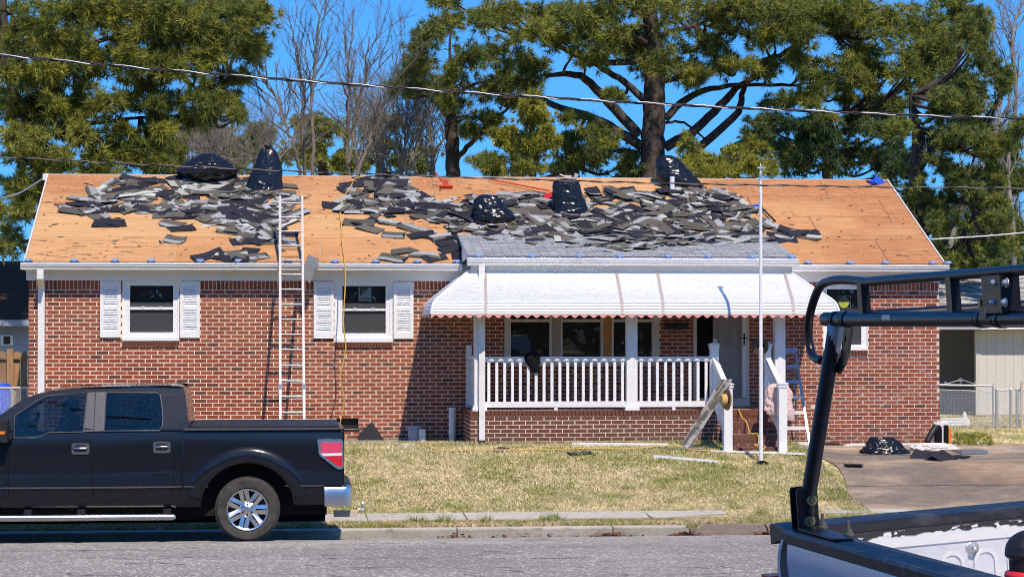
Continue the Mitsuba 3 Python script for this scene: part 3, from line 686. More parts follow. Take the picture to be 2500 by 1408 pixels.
for i in range(2):
    for j, (z0, z1) in enumerate(((dz0 + .25, dz0 + .85), (dz0 + 1.0, dz1 - .15))):
        x0 = a + .06 + i * (b - a - .06) / 2; x1 = x0 + (b - a) / 2 - .09; m = M()
        for e in ((x0, x1, z0, z0 + .014), (x0, x1, z1 - .014, z1), (x0, x0 + .014, z0, z1), (x1 - .014, x1, z0, z1)): m.box(e[0], e[1], .040, .05, e[2], e[3])
        m.box(x0 + .035, x1 - .035, .043, .05, z0 + .035, z1 - .035); put(dd + '__panel', m, 'mat_door')
put(DN + '__storm_door', M().box(X(1812), X(1820), -.03, .05, dz0 + .13, dz1), 'mat_white_vinyl')
put(DN + '__handle', M().box(X(1814.5), X(1817.5), -.045, -.03, Z(842), Z(815)).tube([[X(1806), -.06, Z(826)], [X(1816), -.06, Z(825)], [X(1825), -.06, Z(825)]], .007, 6), 'mat_black')
a, b, c, d = rect(1626, 1681, 787, 803.5, -.1); mb = put(H + '__mailbox', M().box(a, b, -.11, -.001, c, d).box(a - .01, b + .01, -.125, -.001, d - .025, d), 'mat_black')
put(H + '__wall_lamp', M().box(X(1877), X(1885), -.06, 0, Z(858), Z(800)), 'mat_cream_trim') if False else None
# vent pipe through the roof
p = onroof(1641, 468); put(H + '__vent_pipe', M().lathe([(.0, .0), (.045, .0), (.045, .30), (.036, .30), (.036, .1), (0, .1)], p + np.array([0, 0, -.02]), 'z', 18), 'mat_white_vinyl', 40)
# ------------------------------------------------------------------ torn shingles on the roof
def inside(p, poly):
    x, y = p; c = False; n = len(poly)
    for i in range(n):
        (x1, y1), (x2, y2) = poly[i], poly[i - 1]
        if (y1 > y) != (y2 > y) and x < (x2 - x1) * (y - y1) / (y2 - y1) + x1: c = not c
    return c
def surf(px, py):
    "point of whichever roof shows at the pixel, and its slope basis"
    q = onporch(px, py)
    if QX0 < q[0] < QX1 and PE < q[1] < ptop_y: return q, pd, pn
    return onroof(px, py), sdir, nrm
HM = {}
def hcell(p): return (int(p[0] / .12), int(p[1] / .12))
def shingle_mesh(c, sd, n, th, tilt, roll, Ln, Wd, band, flip, curl, r):
    e1 = np.array([1., 0, 0]) * math.cos(th) + sd * math.sin(th); e2 = np.cross(n, e1)
    e1 = e1 * math.cos(tilt) + n * math.sin(tilt); nn = np.cross(e1, e2)
    e2 = e2 * math.cos(roll) + nn * math.sin(roll); nn = np.cross(e1, e2)
    if flip: nn, e2 = -nn, -e2
    us = np.linspace(-.5, .5, 5) * Ln; m = M(); cuts = [-Wd / 2, -Wd / 2 + band, Wd / 2] if band else [-Wd / 2, Wd / 2]
    br = .25 + .5 * r.random(); kind = [.42, .42 + .0, .42][0]; j = r.normal(0, .035, (2, 3)); ph = r.random() * 6
    def P(u, v, i, k, h):
        uu = u + (j[0, k] if i == 0 else j[1, k] if i == len(us) - 1 else 0)
        w = curl * (u / Ln) ** 2 * Ln + .012 * math.sin(u * 9 + ph)
        return c + e1 * uu + e2 * v + nn * (w * (-1 if flip else 1) + h)
    for k, (a, b) in enumerate(zip(cuts[:-1], cuts[1:])):
        tone = .75 if (band and k == 0) else .42
        if band and k == 0 and r.random() < .10: tone = .97
        v = [P(u, w, i, kk, .003) for i, u in enumerate(us) for w, kk in ((a, k), (b, k + 1))]; i = np.arange(len(us) - 1) * 2
        m.add(v, np.stack([i, i + 2, i + 3, i + 1], 1), (tone, br + .12 * r.random()))
    v = [P(u, w, i, kk, -.003) for i, u in enumerate(us) for w, kk in ((cuts[0], 0), (cuts[-1], len(cuts) - 1))]; i = np.arange(len(us) - 1) * 2
    m.add(v, np.stack([i, i + 1, i + 3, i + 2], 1), (.0, br))
    rim = []
    for side, kk, kc in ((0, 0, cuts[0]), (1, len(cuts) - 1, cuts[-1])):
        v = [P(u, kc, i, kk, h) for i, u in enumerate(us) for h in (-.003, .003)]
        m.add(v, np.stack([i, i + 1, i + 3, i + 2], 1) if side == 0 else np.stack([i, i + 2, i + 3, i + 1], 1), (.1, br))
    return m
PILES = [
 ('left', [(162, 520), (200, 470), (270, 440), (430, 428), (590, 432), (690, 452), (718, 490), (715, 530), (690, 592), (592, 600), (560, 555), (440, 532), (330, 515), (240, 528)], 185, .55,
  'left heap', 'torn shingles in the left heap'),
 ('mid', [(838, 505), (850, 470), (885, 435), (965, 433), (1010, 475), (1075, 480), (1152, 500), (1150, 555), (1080, 545), (1000, 520), (900, 520)], 100, .65,
  'middle heap', 'torn shingles in the middle heap'),
 ('right', [(1095, 545), (1150, 500), (1270, 475), (1345, 480), (1480, 470), (1560, 472), (1660, 458), (1740, 465), (1830, 500), (1850, 545), (1900, 560), (1912, 590), (1800, 600), (1700, 598), (1580, 612), (1480, 618), (1400, 602), (1250, 592), (1140, 572)], 400, .95,
  'porch roof heap', 'torn shingles in the big heap above the porch')]
SC = [(265, 548), (275, 545), (412, 528), (418, 548), (445, 560), (430, 587), (540, 545), (565, 560), (610, 560), (510, 625), (560, 620), (600, 625), (590, 632), (630, 628), (950, 545), (890, 545), (905, 560), (960, 575), (1010, 560), (1060, 580),
      (1090, 595), (985, 615), (1040, 625), (1060, 632), (1080, 580), (1110, 560), (1960, 572), (1935, 566), (1920, 578), (1975, 580), (640, 580), (660, 560), (600, 590), (1030, 575), (1100, 610), (960, 632), (870, 545), (545, 632)]
pieces = []
for pi, (nm, poly, cnt, hs, lab, grp) in enumerate(PILES):
    r = np.random.default_rng(20 + pi); bx = np.array(poly); k = 0
    while k < cnt:
        p = r.uniform(bx.min(0), bx.max(0))
        if not inside(p, poly): continue
        c, sd, n = surf(*p); h = HM.get(hcell(c), 0.); k += 1
        Ln, Wd = r.uniform(.24, .72) * (1.3 if r.random() < .25 else 1.), r.uniform(.16, .31); ed = min(1., k / cnt * 1.5)
        th = r.normal(0, 1.05) + (math.pi if r.random() < .5 else 0); flip = r.random() < .28
        bd = .12 if r.random() < .75 else 0; cu = r.normal(.02, .09)
        m = shingle_mesh(c + n * (h + .012), sd, n, th, r.normal(0, .07 * hs) , r.normal(0, .11 * hs), Ln, Wd, bd, flip, cu, r)
        f = (p - bx.min(0)) / np.ptp(bx, axis=0)
        look = ('curled ' if abs(cu) > .11 else '') + ('long ' if Ln > .55 else 'short ' if Ln < .36 else '') + ('overturned black shingle ' if flip else 'two-tone grey shingle ' if bd else 'plain grey shingle ') + ('across the slope' if abs(math.sin(th)) > .6 else 'along the slope' if abs(math.sin(th)) < .25 else 'aslant')
        look += ', %s %s of the ' % ('top' if f[1] < .33 else 'middle' if f[1] < .66 else 'bottom', 'left' if f[0] < .25 else 'mid-left' if f[0] < .5 else 'mid-right' if f[0] < .75 else 'right')
        pieces.append((pi * 1000 + k, k / cnt, m, look + lab, grp))
        for dx in np.arange(-Ln / 3, Ln / 3 + .01, .1):
            for dyy in (-.1, 0, .1): q = hcell(c + [dx, dyy, 0]); HM[q] = min(HM.get(q, 0.) + .0042 * hs, .20 * hs)
r = np.random.default_rng(33)
for k, (px, py) in enumerate(SC):
    c, sd, n = surf(px, py); flip = r.random() < .45; Ln = r.uniform(.34, .62)
    bd = .12 if r.random() < .6 else 0
    m = shingle_mesh(c + n * .02, sd, n, r.normal(0, .5) + (math.pi if r.random() < .5 else 0), 0, r.normal(0, .04), Ln, r.uniform(.2, .31), bd, flip, abs(r.normal(.04, .05)), r)
    lab = ('long ' if Ln > .5 else 'short ') + ('black' if flip else 'two-tone grey' if bd else 'dark grey') + ' shingle lying loose %s the bare boards %s' % ('low on' if py > 600 else 'midway up', 'far left' if px < 400 else 'left of the ladder' if px < 690 else 'just right of the cord' if px < 960 else 'beside the porch roof' if px < 1500 else 'right of the flagpole')
    pieces.append((9000 + k, 2., m, lab, 'loose shingles below the heaps' if px < 1900 else 'loose shingles right of the heaps'))
pieces.sort(key=lambda q: -q[1]); rest = M()
for i, (_, _, m, lab, grp) in enumerate(pieces):
    if i < 290: L(put('torn_shingle', m, 'mat_shingle', tone=True), lab, 'shingle', grp)
    else:
        for v, f, t in zip(m.v, [m.f[0]] + [m.f[j] - sum(len(x) for x in m.v[:j]) for j in range(1, len(m.f))], m.t): rest.add(v, f, t)
L(put('torn_shingle_pieces', rest, 'mat_shingle', tone=True), 'lower layers of torn shingle pieces under the strips on the roof', 'shingles', kind='stuff')
m = M(); r = np.random.default_rng(5)                              # crumbs of felt and splinters on the bare deck
for i in range(420):
    px, py = r.uniform(100, 2240), r.uniform(440, 632); p = onroof(px, py, .004)
    if not (RX0 + .1 < p[0] < RX1 - .1) or QX0 < onporch(px, py)[0] < QX1 and py > 560: continue
    a = r.uniform(.01, .045) * (2.2 if r.random() < .1 else 1); th = r.normal(0, .5); e1 = np.array([math.cos(th), 0, 0]) + sdir * math.sin(th); e2 = np.cross(nrm, e1)
    m.add([p - e1 * a, p + e2 * a * .35, p + e1 * a, p - e2 * a * .3, p + nrm * .012], [[0, 1, 4], [1, 2, 4], [2, 3, 4], [3, 0, 4]], (.1 + .3 * r.random(), .5))
L(put('roof_debris', m, 'mat_shingle', tone=True), 'dark crumbs of felt and splinters strewn over the bare roof boards', 'debris', kind='stuff')
# the piece of shingle caught behind the ladder at the gutter
c = at(757, 650, -.47); m = shingle_mesh(c, np.array([0, 0, 1.]), np.array([0, -1., .1]), 1.2, 0, 0, .36, .2, 0, False, .05, np.random.default_rng(3))
L(put('hanging_shingle', m, 'mat_roof_shingle', tone=True), 'grey shingle scrap hanging over the gutter beside the tall ladder', 'shingle')

# ------------------------------------------------------------------ bin bags
def f_bag(p, n, uv): return C3(.010, .011, .015) * (.7 + .6 * noise(p.x * 6, p.y * 6, p.z * 6))
scene['mat_bag'] = {'type': 'twosided', 'bsdf': {'type': 'principled', 'base_color': {'type': 'rgb', 'value': [.010, .011, .015]}, 'roughness': .2, 'specular': .6}}
def bag(rows, Y, label, seed, dep=.75, crease=.035, group=None, fall=0., neck=None):
    "rows: (py, left px, right px) of the outline from top to bottom, standing at depth Y"
    rows = sorted(rows); ys = np.array([q[0] for q in rows], float); n = 64; k = 84
    yy = np.linspace(ys[0], ys[-1], n); xl = np.interp(yy, ys, [q[1] for q in rows]); xr = np.interp(yy, ys, [q[2] for q in rows])
    for _ in range(2): xl[1:-1] = (xl[:-2] + 2 * xl[1:-1] + xl[2:]) / 4; xr[1:-1] = (xr[:-2] + 2 * xr[1:-1] + xr[2:]) / 4
    v = []
    for i in range(n):
        a, b = at(xl[i], yy[i], Y), at(xr[i], yy[i], Y); c, h = (a + b) / 2, (b[0] - a[0]) / 2; g = np.arange(k) * 2 * np.pi / k
        d = h * dep if dep < 5 else .1
        ring = np.stack([c[0] + h * np.sign(np.cos(g)) * np.abs(np.cos(g)) ** .9, c[1] + d * np.sin(g) - fall * (c[2]), np.full(k, c[2])], 1)
        v.append(ring)
    v = np.array(v); cen = v.mean(1, keepdims=True); t = np.linspace(0, 1, n)[:, None]
    ang = (np.arange(k) / k * 2 * np.pi)[None]
    q = np.stack([np.cos(ang) * 1.3 + 0 * t, np.sin(ang) * 1.3 + 0 * t, 4 * t + 0 * ang], -1)
    rg = 1 - 2 * np.abs(meshkit.fbm(q * 1.5 + seed * 7.3, 3, seed) - .5) * 2
    fold = 1 - 2 * np.abs(meshkit.fbm(np.stack([np.cos(ang) * 3.2 + 1.5 * t, np.sin(ang) * 3.2 + 0 * t, 2.2 * t + 0 * ang], -1) + seed, 2, seed + 5) - .5) * 2
    sc = np.linalg.norm(v - cen, axis=-1, keepdims=True)
    fine = 1 - 2 * np.abs(meshkit.fbm(np.stack([np.cos(ang) * 7 + 3 * t, np.sin(ang) * 7 + 0 * t, 9 * t + 0 * ang], -1) + seed * 3., 3, seed + 9) - .5) * 2
    v = cen + (v - cen) * (1 + crease * .4 * (fine[..., None] - .6) + crease * 2.2 * (rg[..., None] - .5) + crease * 2. * (fold[..., None] - .6)) + np.array([0, 0, 1.]) * (crease * .5 * (rg[..., None] - .5) * sc)
    f = []
    i, j = np.meshgrid(np.arange(n - 1), np.arange(k), indexing='ij')
    qd = np.stack([i * k + j, (i + 1) * k + j, (i + 1) * k + (j + 1) % k, i * k + (j + 1) % k], -1).reshape(-1, 4)
    m = M(); vv = v.reshape(-1, 3); vv = np.vstack([vv, v[0].mean(0), v[-1].mean(0)])
    jj = np.arange(k); f2 = np.vstack([np.stack([jj * 0 + n * k, jj, (jj + 1) % k], 1), np.stack([jj * 0 + n * k + 1, (n - 1) * k + (jj + 1) % k, (n - 1) * k + jj], 1)])
    m.add(vv, np.vstack([qd[:, [0, 1, 2]], qd[:, [0, 2, 3]], f2]))
    key = thing('bin_bag', label, 'bin bag', group); put(key + '__sack', m, 'mat_bag', True)
    if neck:
        p = at(neck[0], neck[1], Y); mm = M(); rr = np.random.default_rng(seed)
        mm.lathe([(.0, -.03), (.035, -.02), (.028, .02), (.06, .05), (.075, .075), (.04, .085), (0, .07)], p + [0, -fall * p[2], 0], 'z', 14); put(key + '__knot', mm, 'mat_bag', True)
    return key
def roofY(px, py): return float(surf(px, py)[0][1])
bag([(376, 495, 522), (384, 477, 540), (396, 458, 556), (406, 446, 570), (414, 434, 582), (422, 428, 574), (432, 446, 566), (440, 462, 552), (446, 476, 530)], roofY(505, 444) + .10, 'fat black bin bag lying on its side at the ridge, leftmost on the roof', 11, .65, .045)
bag([(364, 638, 666), (370, 634, 674), (384, 630, 680), (405, 622, 686), (425, 613, 688), (445, 606, 687), (456, 601, 690), (464, 596, 692), (468, 602, 688)], roofY(645, 464) + .1, 'tall black bin bag standing upright at the ridge, above the ladder', 12, .6, .04, neck=(654, 366))
bag([(475, 1178, 1192), (480, 1166, 1212), (490, 1158, 1224), (505, 1154, 1236), (520, 1154, 1250), (532, 1155, 1262), (542, 1158, 1258), (551, 1165, 1225)], roofY(1205, 549) + .12, 'black bin bag slumped on the shingles at the left end of the porch roof', 13, .6, .04)
bag([(437, 1362, 1404), (442, 1353, 1410), (455, 1350, 1416), (475, 1350, 1420), (495, 1352, 1428), (510, 1353, 1436), (520, 1350, 1440), (526, 1366, 1425)], roofY(1392, 524) + .12, 'full black bin bag beside the red tool head, amid the shingles', 14, .6, .04)
bag([(380, 1608, 1640), (388, 1604, 1655), (400, 1602, 1668), (415, 1603, 1680), (430, 1604, 1694), (445, 1612, 1710), (455, 1625, 1719), (462, 1640, 1717), (466, 1650, 1690)], roofY(1670, 464) + .15, 'big black bin bag leaning left behind the white vent pipe', 15, .55, .04)
gy = gnd(2155, 1112)[1]
bag([(1066, 2124, 2178), (1072, 2121, 2185), (1080, 2118, 2196), (1090, 2112, 2206), (1100, 2102, 2215), (1108, 2096, 2219), (1114, 2104, 2212)], gy + .22, 'crumpled black bin bag on the driveway against the brick wall', 18, .5, .055)

# ------------------------------------------------------------------ roofing tools on the roof
t = thing('shingle_scraper', 'red shovel like scraper with its blade down on the bare boards near the ridge', 'scraper')
a, b = onroof(1090, 455, .05), onroof(1090, 455, .05) + np.array([-.21, .05, .27])
put(t + '__handle', M().seg(a, b, .016), 'mat_red', True)
put(t + '__blade', M().box(-.12, .12, -.012, .012, -.05, .05).move(rotx(.9), onroof(1089, 457, .03)).box(-.05, .05, -.02, .02, 0, .10, at_=onroof(1088, 453, .03)), 'mat_red')
t = thing('long_scraper', 'scraper with a long thin red handle lying below the ridge', 'scraper')
put(t + '__handle', M().seg(onroof(1192, 437, .06), onroof(1342, 466, .06), .014), 'mat_red', True)
a = onroof(1343, 476, .07); put(t + '__head', M().box(-.13, .13, -.05, .05, -.045, .045, rot=rotz(.1) @ roty(-.35), at_=a), 'mat_bright_red')
t = thing('nail_gun', 'small grey and pink hand tool on top of a bin bag below the ridge', 'tool')
p = at(1393, 434, roofY(1392, 524) + .12)
put(t + '__body', M().box(-.07, .06, -.03, .03, -.03, .03, rot=roty(.1), at_=p + [-.04, 0, .01]), 'mat_pink_cloth')
put(t + '__handle', M().box(-.03, .04, -.03, .03, -.03, .05, rot=roty(.4), at_=p + [.09, 0, .03]).seg(p + [-.2, 0, .06], p + [-.1, 0, .02], .012), 'mat_galv')
L(put('small_lid', M().lathe([(.0, .06), (.06, .055), (.085, .03), (.09, 0), (.13, -.005), (.0, -.006)], at(948, 421, 3.25), 'z', 16), 'mat_black', 40), 'small black lid like object standing on the ridge above the middle heap', 'lid')
m = M(); r = np.random.default_rng(8)                              # blue cloth on the right end of the ridge
sp = np.array([at(a, b, 3.2) for a, b in ((2107, 458), (2120, 448), (2116, 440), (2128, 441), (2138, 430), (2150, 436), (2160, 446), (2158, 458), (2146, 455), (2132, 462), (2115, 464))])
cc = sp.mean(0); n = len(sp)
v = np.vstack([sp + [0, -.05, 0], cc + [[-.05, -.22, .02]], sp + [0, .12, 0], cc + [[.03, .2, .03]]]); i = np.arange(n)
m.add(v, np.vstack([np.stack([i, (i + 1) % n, i * 0 + n], 1)[:, ::-1], np.stack([i, (i + 1) % n, i * 0 + n], 1) + n + 1, np.stack([i, (i + 1) % n, (i + 1) % n + n + 1], 1), np.stack([i, (i + 1) % n + n + 1, i + n + 1], 1)]))
L(put('blue_cloth', m, 'mat_blue', 50), 'crumpled bright blue cloth caught on the right end of the ridge', 'cloth')
t = thing('blue_handled_tool', 'tool with a blue grip and dark shaft lying behind the flagpole on the roof', 'tool')
put(t + '__grip', M().tube([onroof(1838, 503, .06), onroof(1850, 502, .08), onroof(1858, 506, .06)], [.02, .035, .02], 8), 'mat_blue', True)
put(t + '__shaft', M().seg(onroof(1858, 506, .06), onroof(1893, 540, .06), .016), 'mat_black', True)

# ------------------------------------------------------------------ extension ladder
t = thing('extension_ladder', 'long aluminium ladder leaning on the gutter up to the bare roof', 'ladder')
tl = math.tan(math.radians(36)); 
def LP(z, side):
    y = -.46 + tl * (z - 3.11); f = (z - .05) / 4.2
    xc = -.015 * f
    return np.array([(X(684.5, -2.68, 1035) if side < 0 else X(743.5, -2.68, 1035)) + xc, y, z])
z0, z1 = .06, 4.26
n_ = np.array([0, -1, tl]); n_ /= np.linalg.norm(n_); u_ = np.array([0, tl, 1]); u_ /= np.linalg.norm(u_)
def rail(side, za, zb, off, name, w=.020):
    a, b = LP(za, side) + n_ * off, LP(zb, side) + n_ * off; m = M()
    v = [p + [sx * w, 0, 0] + n_ * sy for p in (a, b) for sx, sy in ((-1, -.038), (1, -.038), (1, .038), (-1, .038))]
    m.add(v, [[0, 1, 2, 3], [7, 6, 5, 4], [0, 4, 5, 1], [1, 5, 6, 2], [2, 6, 7, 3], [3, 7, 4, 0]]); put(t + name, m, 'mat_alu')
for s in (-1, 1): rail(s, z0, z1, 0, '__rail')
for k in range(17):
    z = .20 + k * .305 * math.cos(math.radians(36))
    if z < z1 - .05: put(t + '__rung', M().seg(LP(z, -1), LP(z, 1), .018, 8), 'mat_alu', True)
for s in (-1, 1):
    p = LP(Z(945, -2.2), s); put(t + '__rung_lock', M().box(p[0] - .03, p[0] + .03, p[1] - .07, p[1] + .03, p[2] - .16, p[2] + .06), 'mat_galv')
# ------------------------------------------------------------------ yellow cords
rp = [onroof(a, b, .03) for a, b in ((893, 430), (868, 436), (858, 452), (840, 480), (832, 505), (831, 530), (834, 555), (835, 590), (840, 625), (841, 640))]
hang = [at(a, b, -.455) for a, b in ((842, 648), (843, 690), (840, 740), (838, 790), (842, 830), (843, 850), (838, 880), (832, 905), (831, 930), (838, 960), (839, 985), (834, 1010), (830, 1030), (827, 1045))]
for i, p in enumerate(hang): p[1] -= .10 * math.sin(i * .35) + .02 * i
L(put('yellow_cord', M().tube(smooth_path(np.array(rp + hang), 5), .011, 6), 'mat_yellow', True), 'yellow cord coming off the bare roof and hanging down the brick wall beside the window', 'cord')
gp = [gnd(a, b) + [0, 0, .02] for a, b in ((1005, 1086), (1040, 1092), (1075, 1102), (1140, 1103), (1200, 1101), (1290, 1102), (1380, 1099), (1440, 1099), (1520, 1098), (1580, 1097), (1612, 1092), (1650, 1094), (1690, 1101), (1740, 1104), (1772, 1106))]
for i, p in enumerate(gp): p[2] += .012 * (i % 2)
sp = [np.array([X(a, y, b), y, z]) for a, b, y, z in ((1800, 1106, -2.72, -.03), (1830, 1107, -2.7, -.03), (1852, 1100, -2.66, .02), (1868, 1084, -2.52, .13), (1855, 1078, -2.40, .135), (1845, 1080, -2.44, .14), (1843, 1072, -2.38, .16), (1852, 1066, -2.3, .17), (1849, 1058, -2.19, .315), (1832, 1048, -2.16, .33), (1822, 1030, -1.90, .50), (1812, 1014, -1.72, .56), (1802, 1001, -1.57, .70))]
L(put('yellow_cord', M().tube(smooth_path(np.array(gp + sp), 5), .011, 6), 'mat_yellow', True), 'yellow cord snaking over the lawn and up the brick steps', 'cord')
# ------------------------------------------------------------------ flagpole
fb = gnd(1858, 1129); fy = fb[1]; t = thing('flagpole', 'slender white flagpole with an ornate metal finial in front of the porch steps', 'flagpole')
def fz(py): return Z(py, fy, 1858)
put(t + '__pole', M().lathe([(.0, fb[2]), (.033, fb[2]), (.031, fz(858)), (.036, fz(856)), (.036, fz(848)), (.028, fz(846)), (.026, fz(560)), (.024, fz(475)), (.030, fz(473)), (.030, fz(466)), (.021, fz(464)), (.019, fz(440)), (0, fz(440))], (fb[0], fy, 0), 'z', 14), 'mat_white_vinyl', 40)
put(t + '__finial', M().lathe([(.0, fz(441)), (.026, fz(440)), (.018, fz(434)), (.024, fz(430)), (.030, fz(425)), (.018, fz(419)), (.012, fz(417)), (.014, fz(411)), (.022, fz(408)), (.012, fz(404)), (0, fz(396))], (fb[0], fy, 0), 'z', 14)
    .seg([fb[0] - .055, fy, fz(410)], [fb[0] + .05, fy, fz(410)], .010).tube([[fb[0] + .02 + .045 * math.sin(q), fy, fz(410.5) + .045 * math.cos(q)] for q in np.linspace(0, 3.1, 9)], .009, 6), 'mat_galv', 50)
def blob(key, label, cat, rows, Y, mt, seed, dep=.6, crease=.06, smooth=True):
    n0 = len(labels); k = bag(rows, Y, label, seed, dep, crease); sack = k + '__sack'
    d = scene.pop(sack); labels.pop(k); COUNT['bin_bag'] -= 1; COUNT.pop(sack)
    d['bsdf'] = {'type': 'ref', 'id': mt}; kk = numbered(key); scene[kk] = d; L(kk, label, cat); return kk
blob('work_glove', 'small black glove dropped at the foot of the flagpole', 'glove', [(1124, 1856, 1864), (1127, 1850, 1872), (1131, 1847, 1876), (1137, 1852, 1872)], fy - .06, 'mat_black_cloth', 3, .7, .12)
# ------------------------------------------------------------------ things on the railings
def hat(c, ax, rad, key, label, m1, m2, crown=.11):
    ax = np.asarray(ax, float); ax /= np.linalg.norm(ax); u = np.cross(ax, [0, 0, 1.]); u /= np.linalg.norm(u); w = np.cross(u, ax); Rm = np.stack([u, w, ax], 1)
    k = thing(key, label, 'hat')
    g = np.arange(28) * 2 * np.pi / 28; rr = np.array([.48, .7, 1.0]); hh = np.array([0, -.004, .012])
    v = [[rad * a * math.cos(q), rad * a * math.sin(q) * .92, h + (.03 * math.cos(q) ** 2 if a == 1. else 0)] for a, h in zip(rr, hh) for q in g]
    i, j = np.meshgrid(np.arange(2), np.arange(28), indexing='ij'); qd = np.stack([i * 28 + j, (i + 1) * 28 + j, (i + 1) * 28 + (j + 1) % 28, i * 28 + (j + 1) % 28], -1).reshape(-1, 4)
    m = M().add(v, qd).add(np.array(v) - [0, 0, .006], qd[:, ::-1]).move(Rm, c); put(k + '__brim', m, m2, True)
    m = M().lathe([(.50 * rad, 0), (.49 * rad, .3 * crown), (.46 * rad, .75 * crown), (.38 * rad, .97 * crown), (.2 * rad, .93 * crown), (0, .86 * crown)]); m.move(Rm, c); put(k + '__crown', m, m1, True)
    m = M().lathe([(.505 * rad, .02), (.507 * rad, .3 * crown)]); m.move(Rm, c); put(k + '__band', m, 'mat_black')
hat(at(1777, 975, -2.86), (-.97, -.24, .02), .185, 'straw_hat', 'straw hat hung on the lower left stair post', 'mat_straw', 'mat_straw_dark', .13)
hat(at(1858, 846, -1.62), (-.25, .9, .1), .16, 'felt_hat', 'brown wide brimmed hat hung in the shade on the upper right stair post', 'mat_shaded_felt', 'mat_shaded_felt', .1)
blob('pink_jacket', 'pale pink jacket draped over the right stair rail', 'jacket', [(936, 1886, 1918), (942, 1877, 1926), (952, 1873, 1931), (966, 1873, 1934), (985, 1872, 1934), (1000, 1870, 1935), (1010, 1874, 1936), (1018, 1890, 1937), (1027, 1926, 1936)], -2.42, 'mat_pink_cloth', 21, .35, .09)
blob('black_jacket', 'black jacket hung over the porch railing below the left window', 'jacket', [(858, 1292, 1308), (864, 1284, 1316), (874, 1281, 1318), (884, 1285, 1318), (892, 1290, 1315), (902, 1296, 1317), (910, 1305, 1318)], ry - .04, 'mat_black_cloth', 22, .5, .10)
L(put('paint_cup', M().lathe([(0, 0), (.03, 0), (.035, .07), (0, .07)], (nw[0][0] + .02, ry, Z(838, ry)), 'z', 12), 'mat_rust', 40), 'small cup standing on the upper left stair post', 'cup')
# ------------------------------------------------------------------ step ladder behind the right column
t = thing('step_ladder', 'aluminium step ladder with painted sky reflection on upper steps beside the right porch column', 'step ladder')
tp = [at(1916, 853, -.42), at(1941, 853, -.42)]; bt_ = [at(1912, 1098, -1.05), at(1977, 1098, -1.05)]
for a, b in zip(tp, bt_):
    b = b.copy(); b[2] = .07; d = b - a; m = M(); v = [p + [sx * .022, sy * .012, 0] for p in (a, b) for sx, sy in ((-1, -1), (1, -1), (1, 1), (-1, 1))]
    m.add(v, [[3, 2, 1, 0], [4, 5, 6, 7], [0, 1, 5, 4], [1, 2, 6, 5], [2, 3, 7, 6], [3, 0, 4, 7]]); put(t + '__rail', m, 'mat_alu')
    e = b + [0, .95, 0]; put(t + '__rear_leg', M().seg(a + [0, .03, -.02], e, .014, 6), 'mat_alu', True)
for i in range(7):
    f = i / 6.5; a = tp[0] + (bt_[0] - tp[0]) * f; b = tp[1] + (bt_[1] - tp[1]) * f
    put(t + '__step', M().box(a[0], b[0], a[1] - .05, a[1] + .04, a[2] - .055, a[2]), 'mat_blue_clip' if i < 3 else 'mat_white')  # sky reflection put into the upper steps as blue
put(t + '__top_cap', M().box(tp[0][0] - .03, tp[1][0] + .03, -.49, -.33, tp[0][2] - .03, tp[0][2] + .03), 'mat_blue_clip')  # cap takes the same blue for the reflected sky
# ------------------------------------------------------------------ leaning board, strips, scraps on the lawn
bb_ = at(1674, 1090, -2.35); bt2 = at(1777, 921, -2.80); d = bt2 - bb_; d /= np.linalg.norm(d); s_ = np.cross(d, [0, -1., 0]); s_ /= np.linalg.norm(s_); nn = np.cross(d, s_)
v = [p + s_ * (a * .078) + nn * b for p in (bb_, bt2) for a, b in ((-1, -.015), (1, -.015), (1, .015), (-1, .015))]; v[4] = v[4] - d * .08; v[7] = v[7] - d * .08
L(put('weathered_board', M().add(v, [[0, 1, 2, 3], [7, 6, 5, 4], [4, 5, 1, 0], [5, 6, 2, 1], [6, 7, 3, 2], [7, 4, 0, 3]]), 'mat_old_board'), 'long weathered grey board leaning on the left stair rail', 'board')
def strip(key, label, cat, a, b, w, h, mt, lift=.0):
    a, b = gnd(*a), gnd(*b); a[2] += lift; b[2] += lift; d = b - a; l = np.linalg.norm(d); s = np.cross([0, 0, 1.], d / l)
    v = [p + s * q * w / 2 + [0, 0, z] for p in (a, b) for q, z in ((-1, .004), (1, .004), (1, h), (-1, h))]
    return L(put(key, M().add(v, [[3, 2, 1, 0], [4, 5, 6, 7], [0, 1, 5, 4], [1, 2, 6, 5], [2, 3, 7, 6], [3, 0, 4, 7]]), mt), label, cat)
strip('trim_strip', 'short white trim strip lying alone on the lawn left of the flagpole', 'trim strip', (1596, 1117), (1751, 1130), .06, .045, 'mat_white_vinyl')
strip('trim_strip', 'long pale trim strip along the foot of the steps', 'trim strip', (1735, 1103), (1965, 1110), .10, .03, 'mat_white')
strip('trim_strip', 'long white strip at the foot of the porch wall', 'trim strip', (1396, 1087), (1632, 1089), .05, .05, 'mat_white_vinyl')
strip('trim_strip', 'upper of the two pale flashing lengths behind the black truck', 'flashing', (800, 1078), (1010, 1081), .20, .05, 'mat_galv')
strip('trim_strip', 'lower of the two pale flashing lengths behind the black truck', 'flashing', (815, 1086), (1012, 1089), .08, .04, 'mat_white')
strip('siding_sheet', 'bluish grey sheet lying at the foot of the leaning board', 'sheet', (1632, 1094), (1718, 1097), .35, .02, 'mat_alu')
strip('siding_sheet', 'light blue grey panel on the grass right of the drop cloth', 'panel', (2336, 1107), (2400, 1106), .42, .06, 'mat_alu')
strip('trim_strip', 'white strip along the foot of the right brick wall', 'trim strip', (2075, 1088), (2258, 1088), .05, .05, 'mat_white_vinyl')
strip('drain_cover', 'dark square drain cover let into the driveway edge', 'drain cover', (2060, 1135), (2104, 1136), .42, .012, 'mat_black', .012)
r = np.random.default_rng(12)
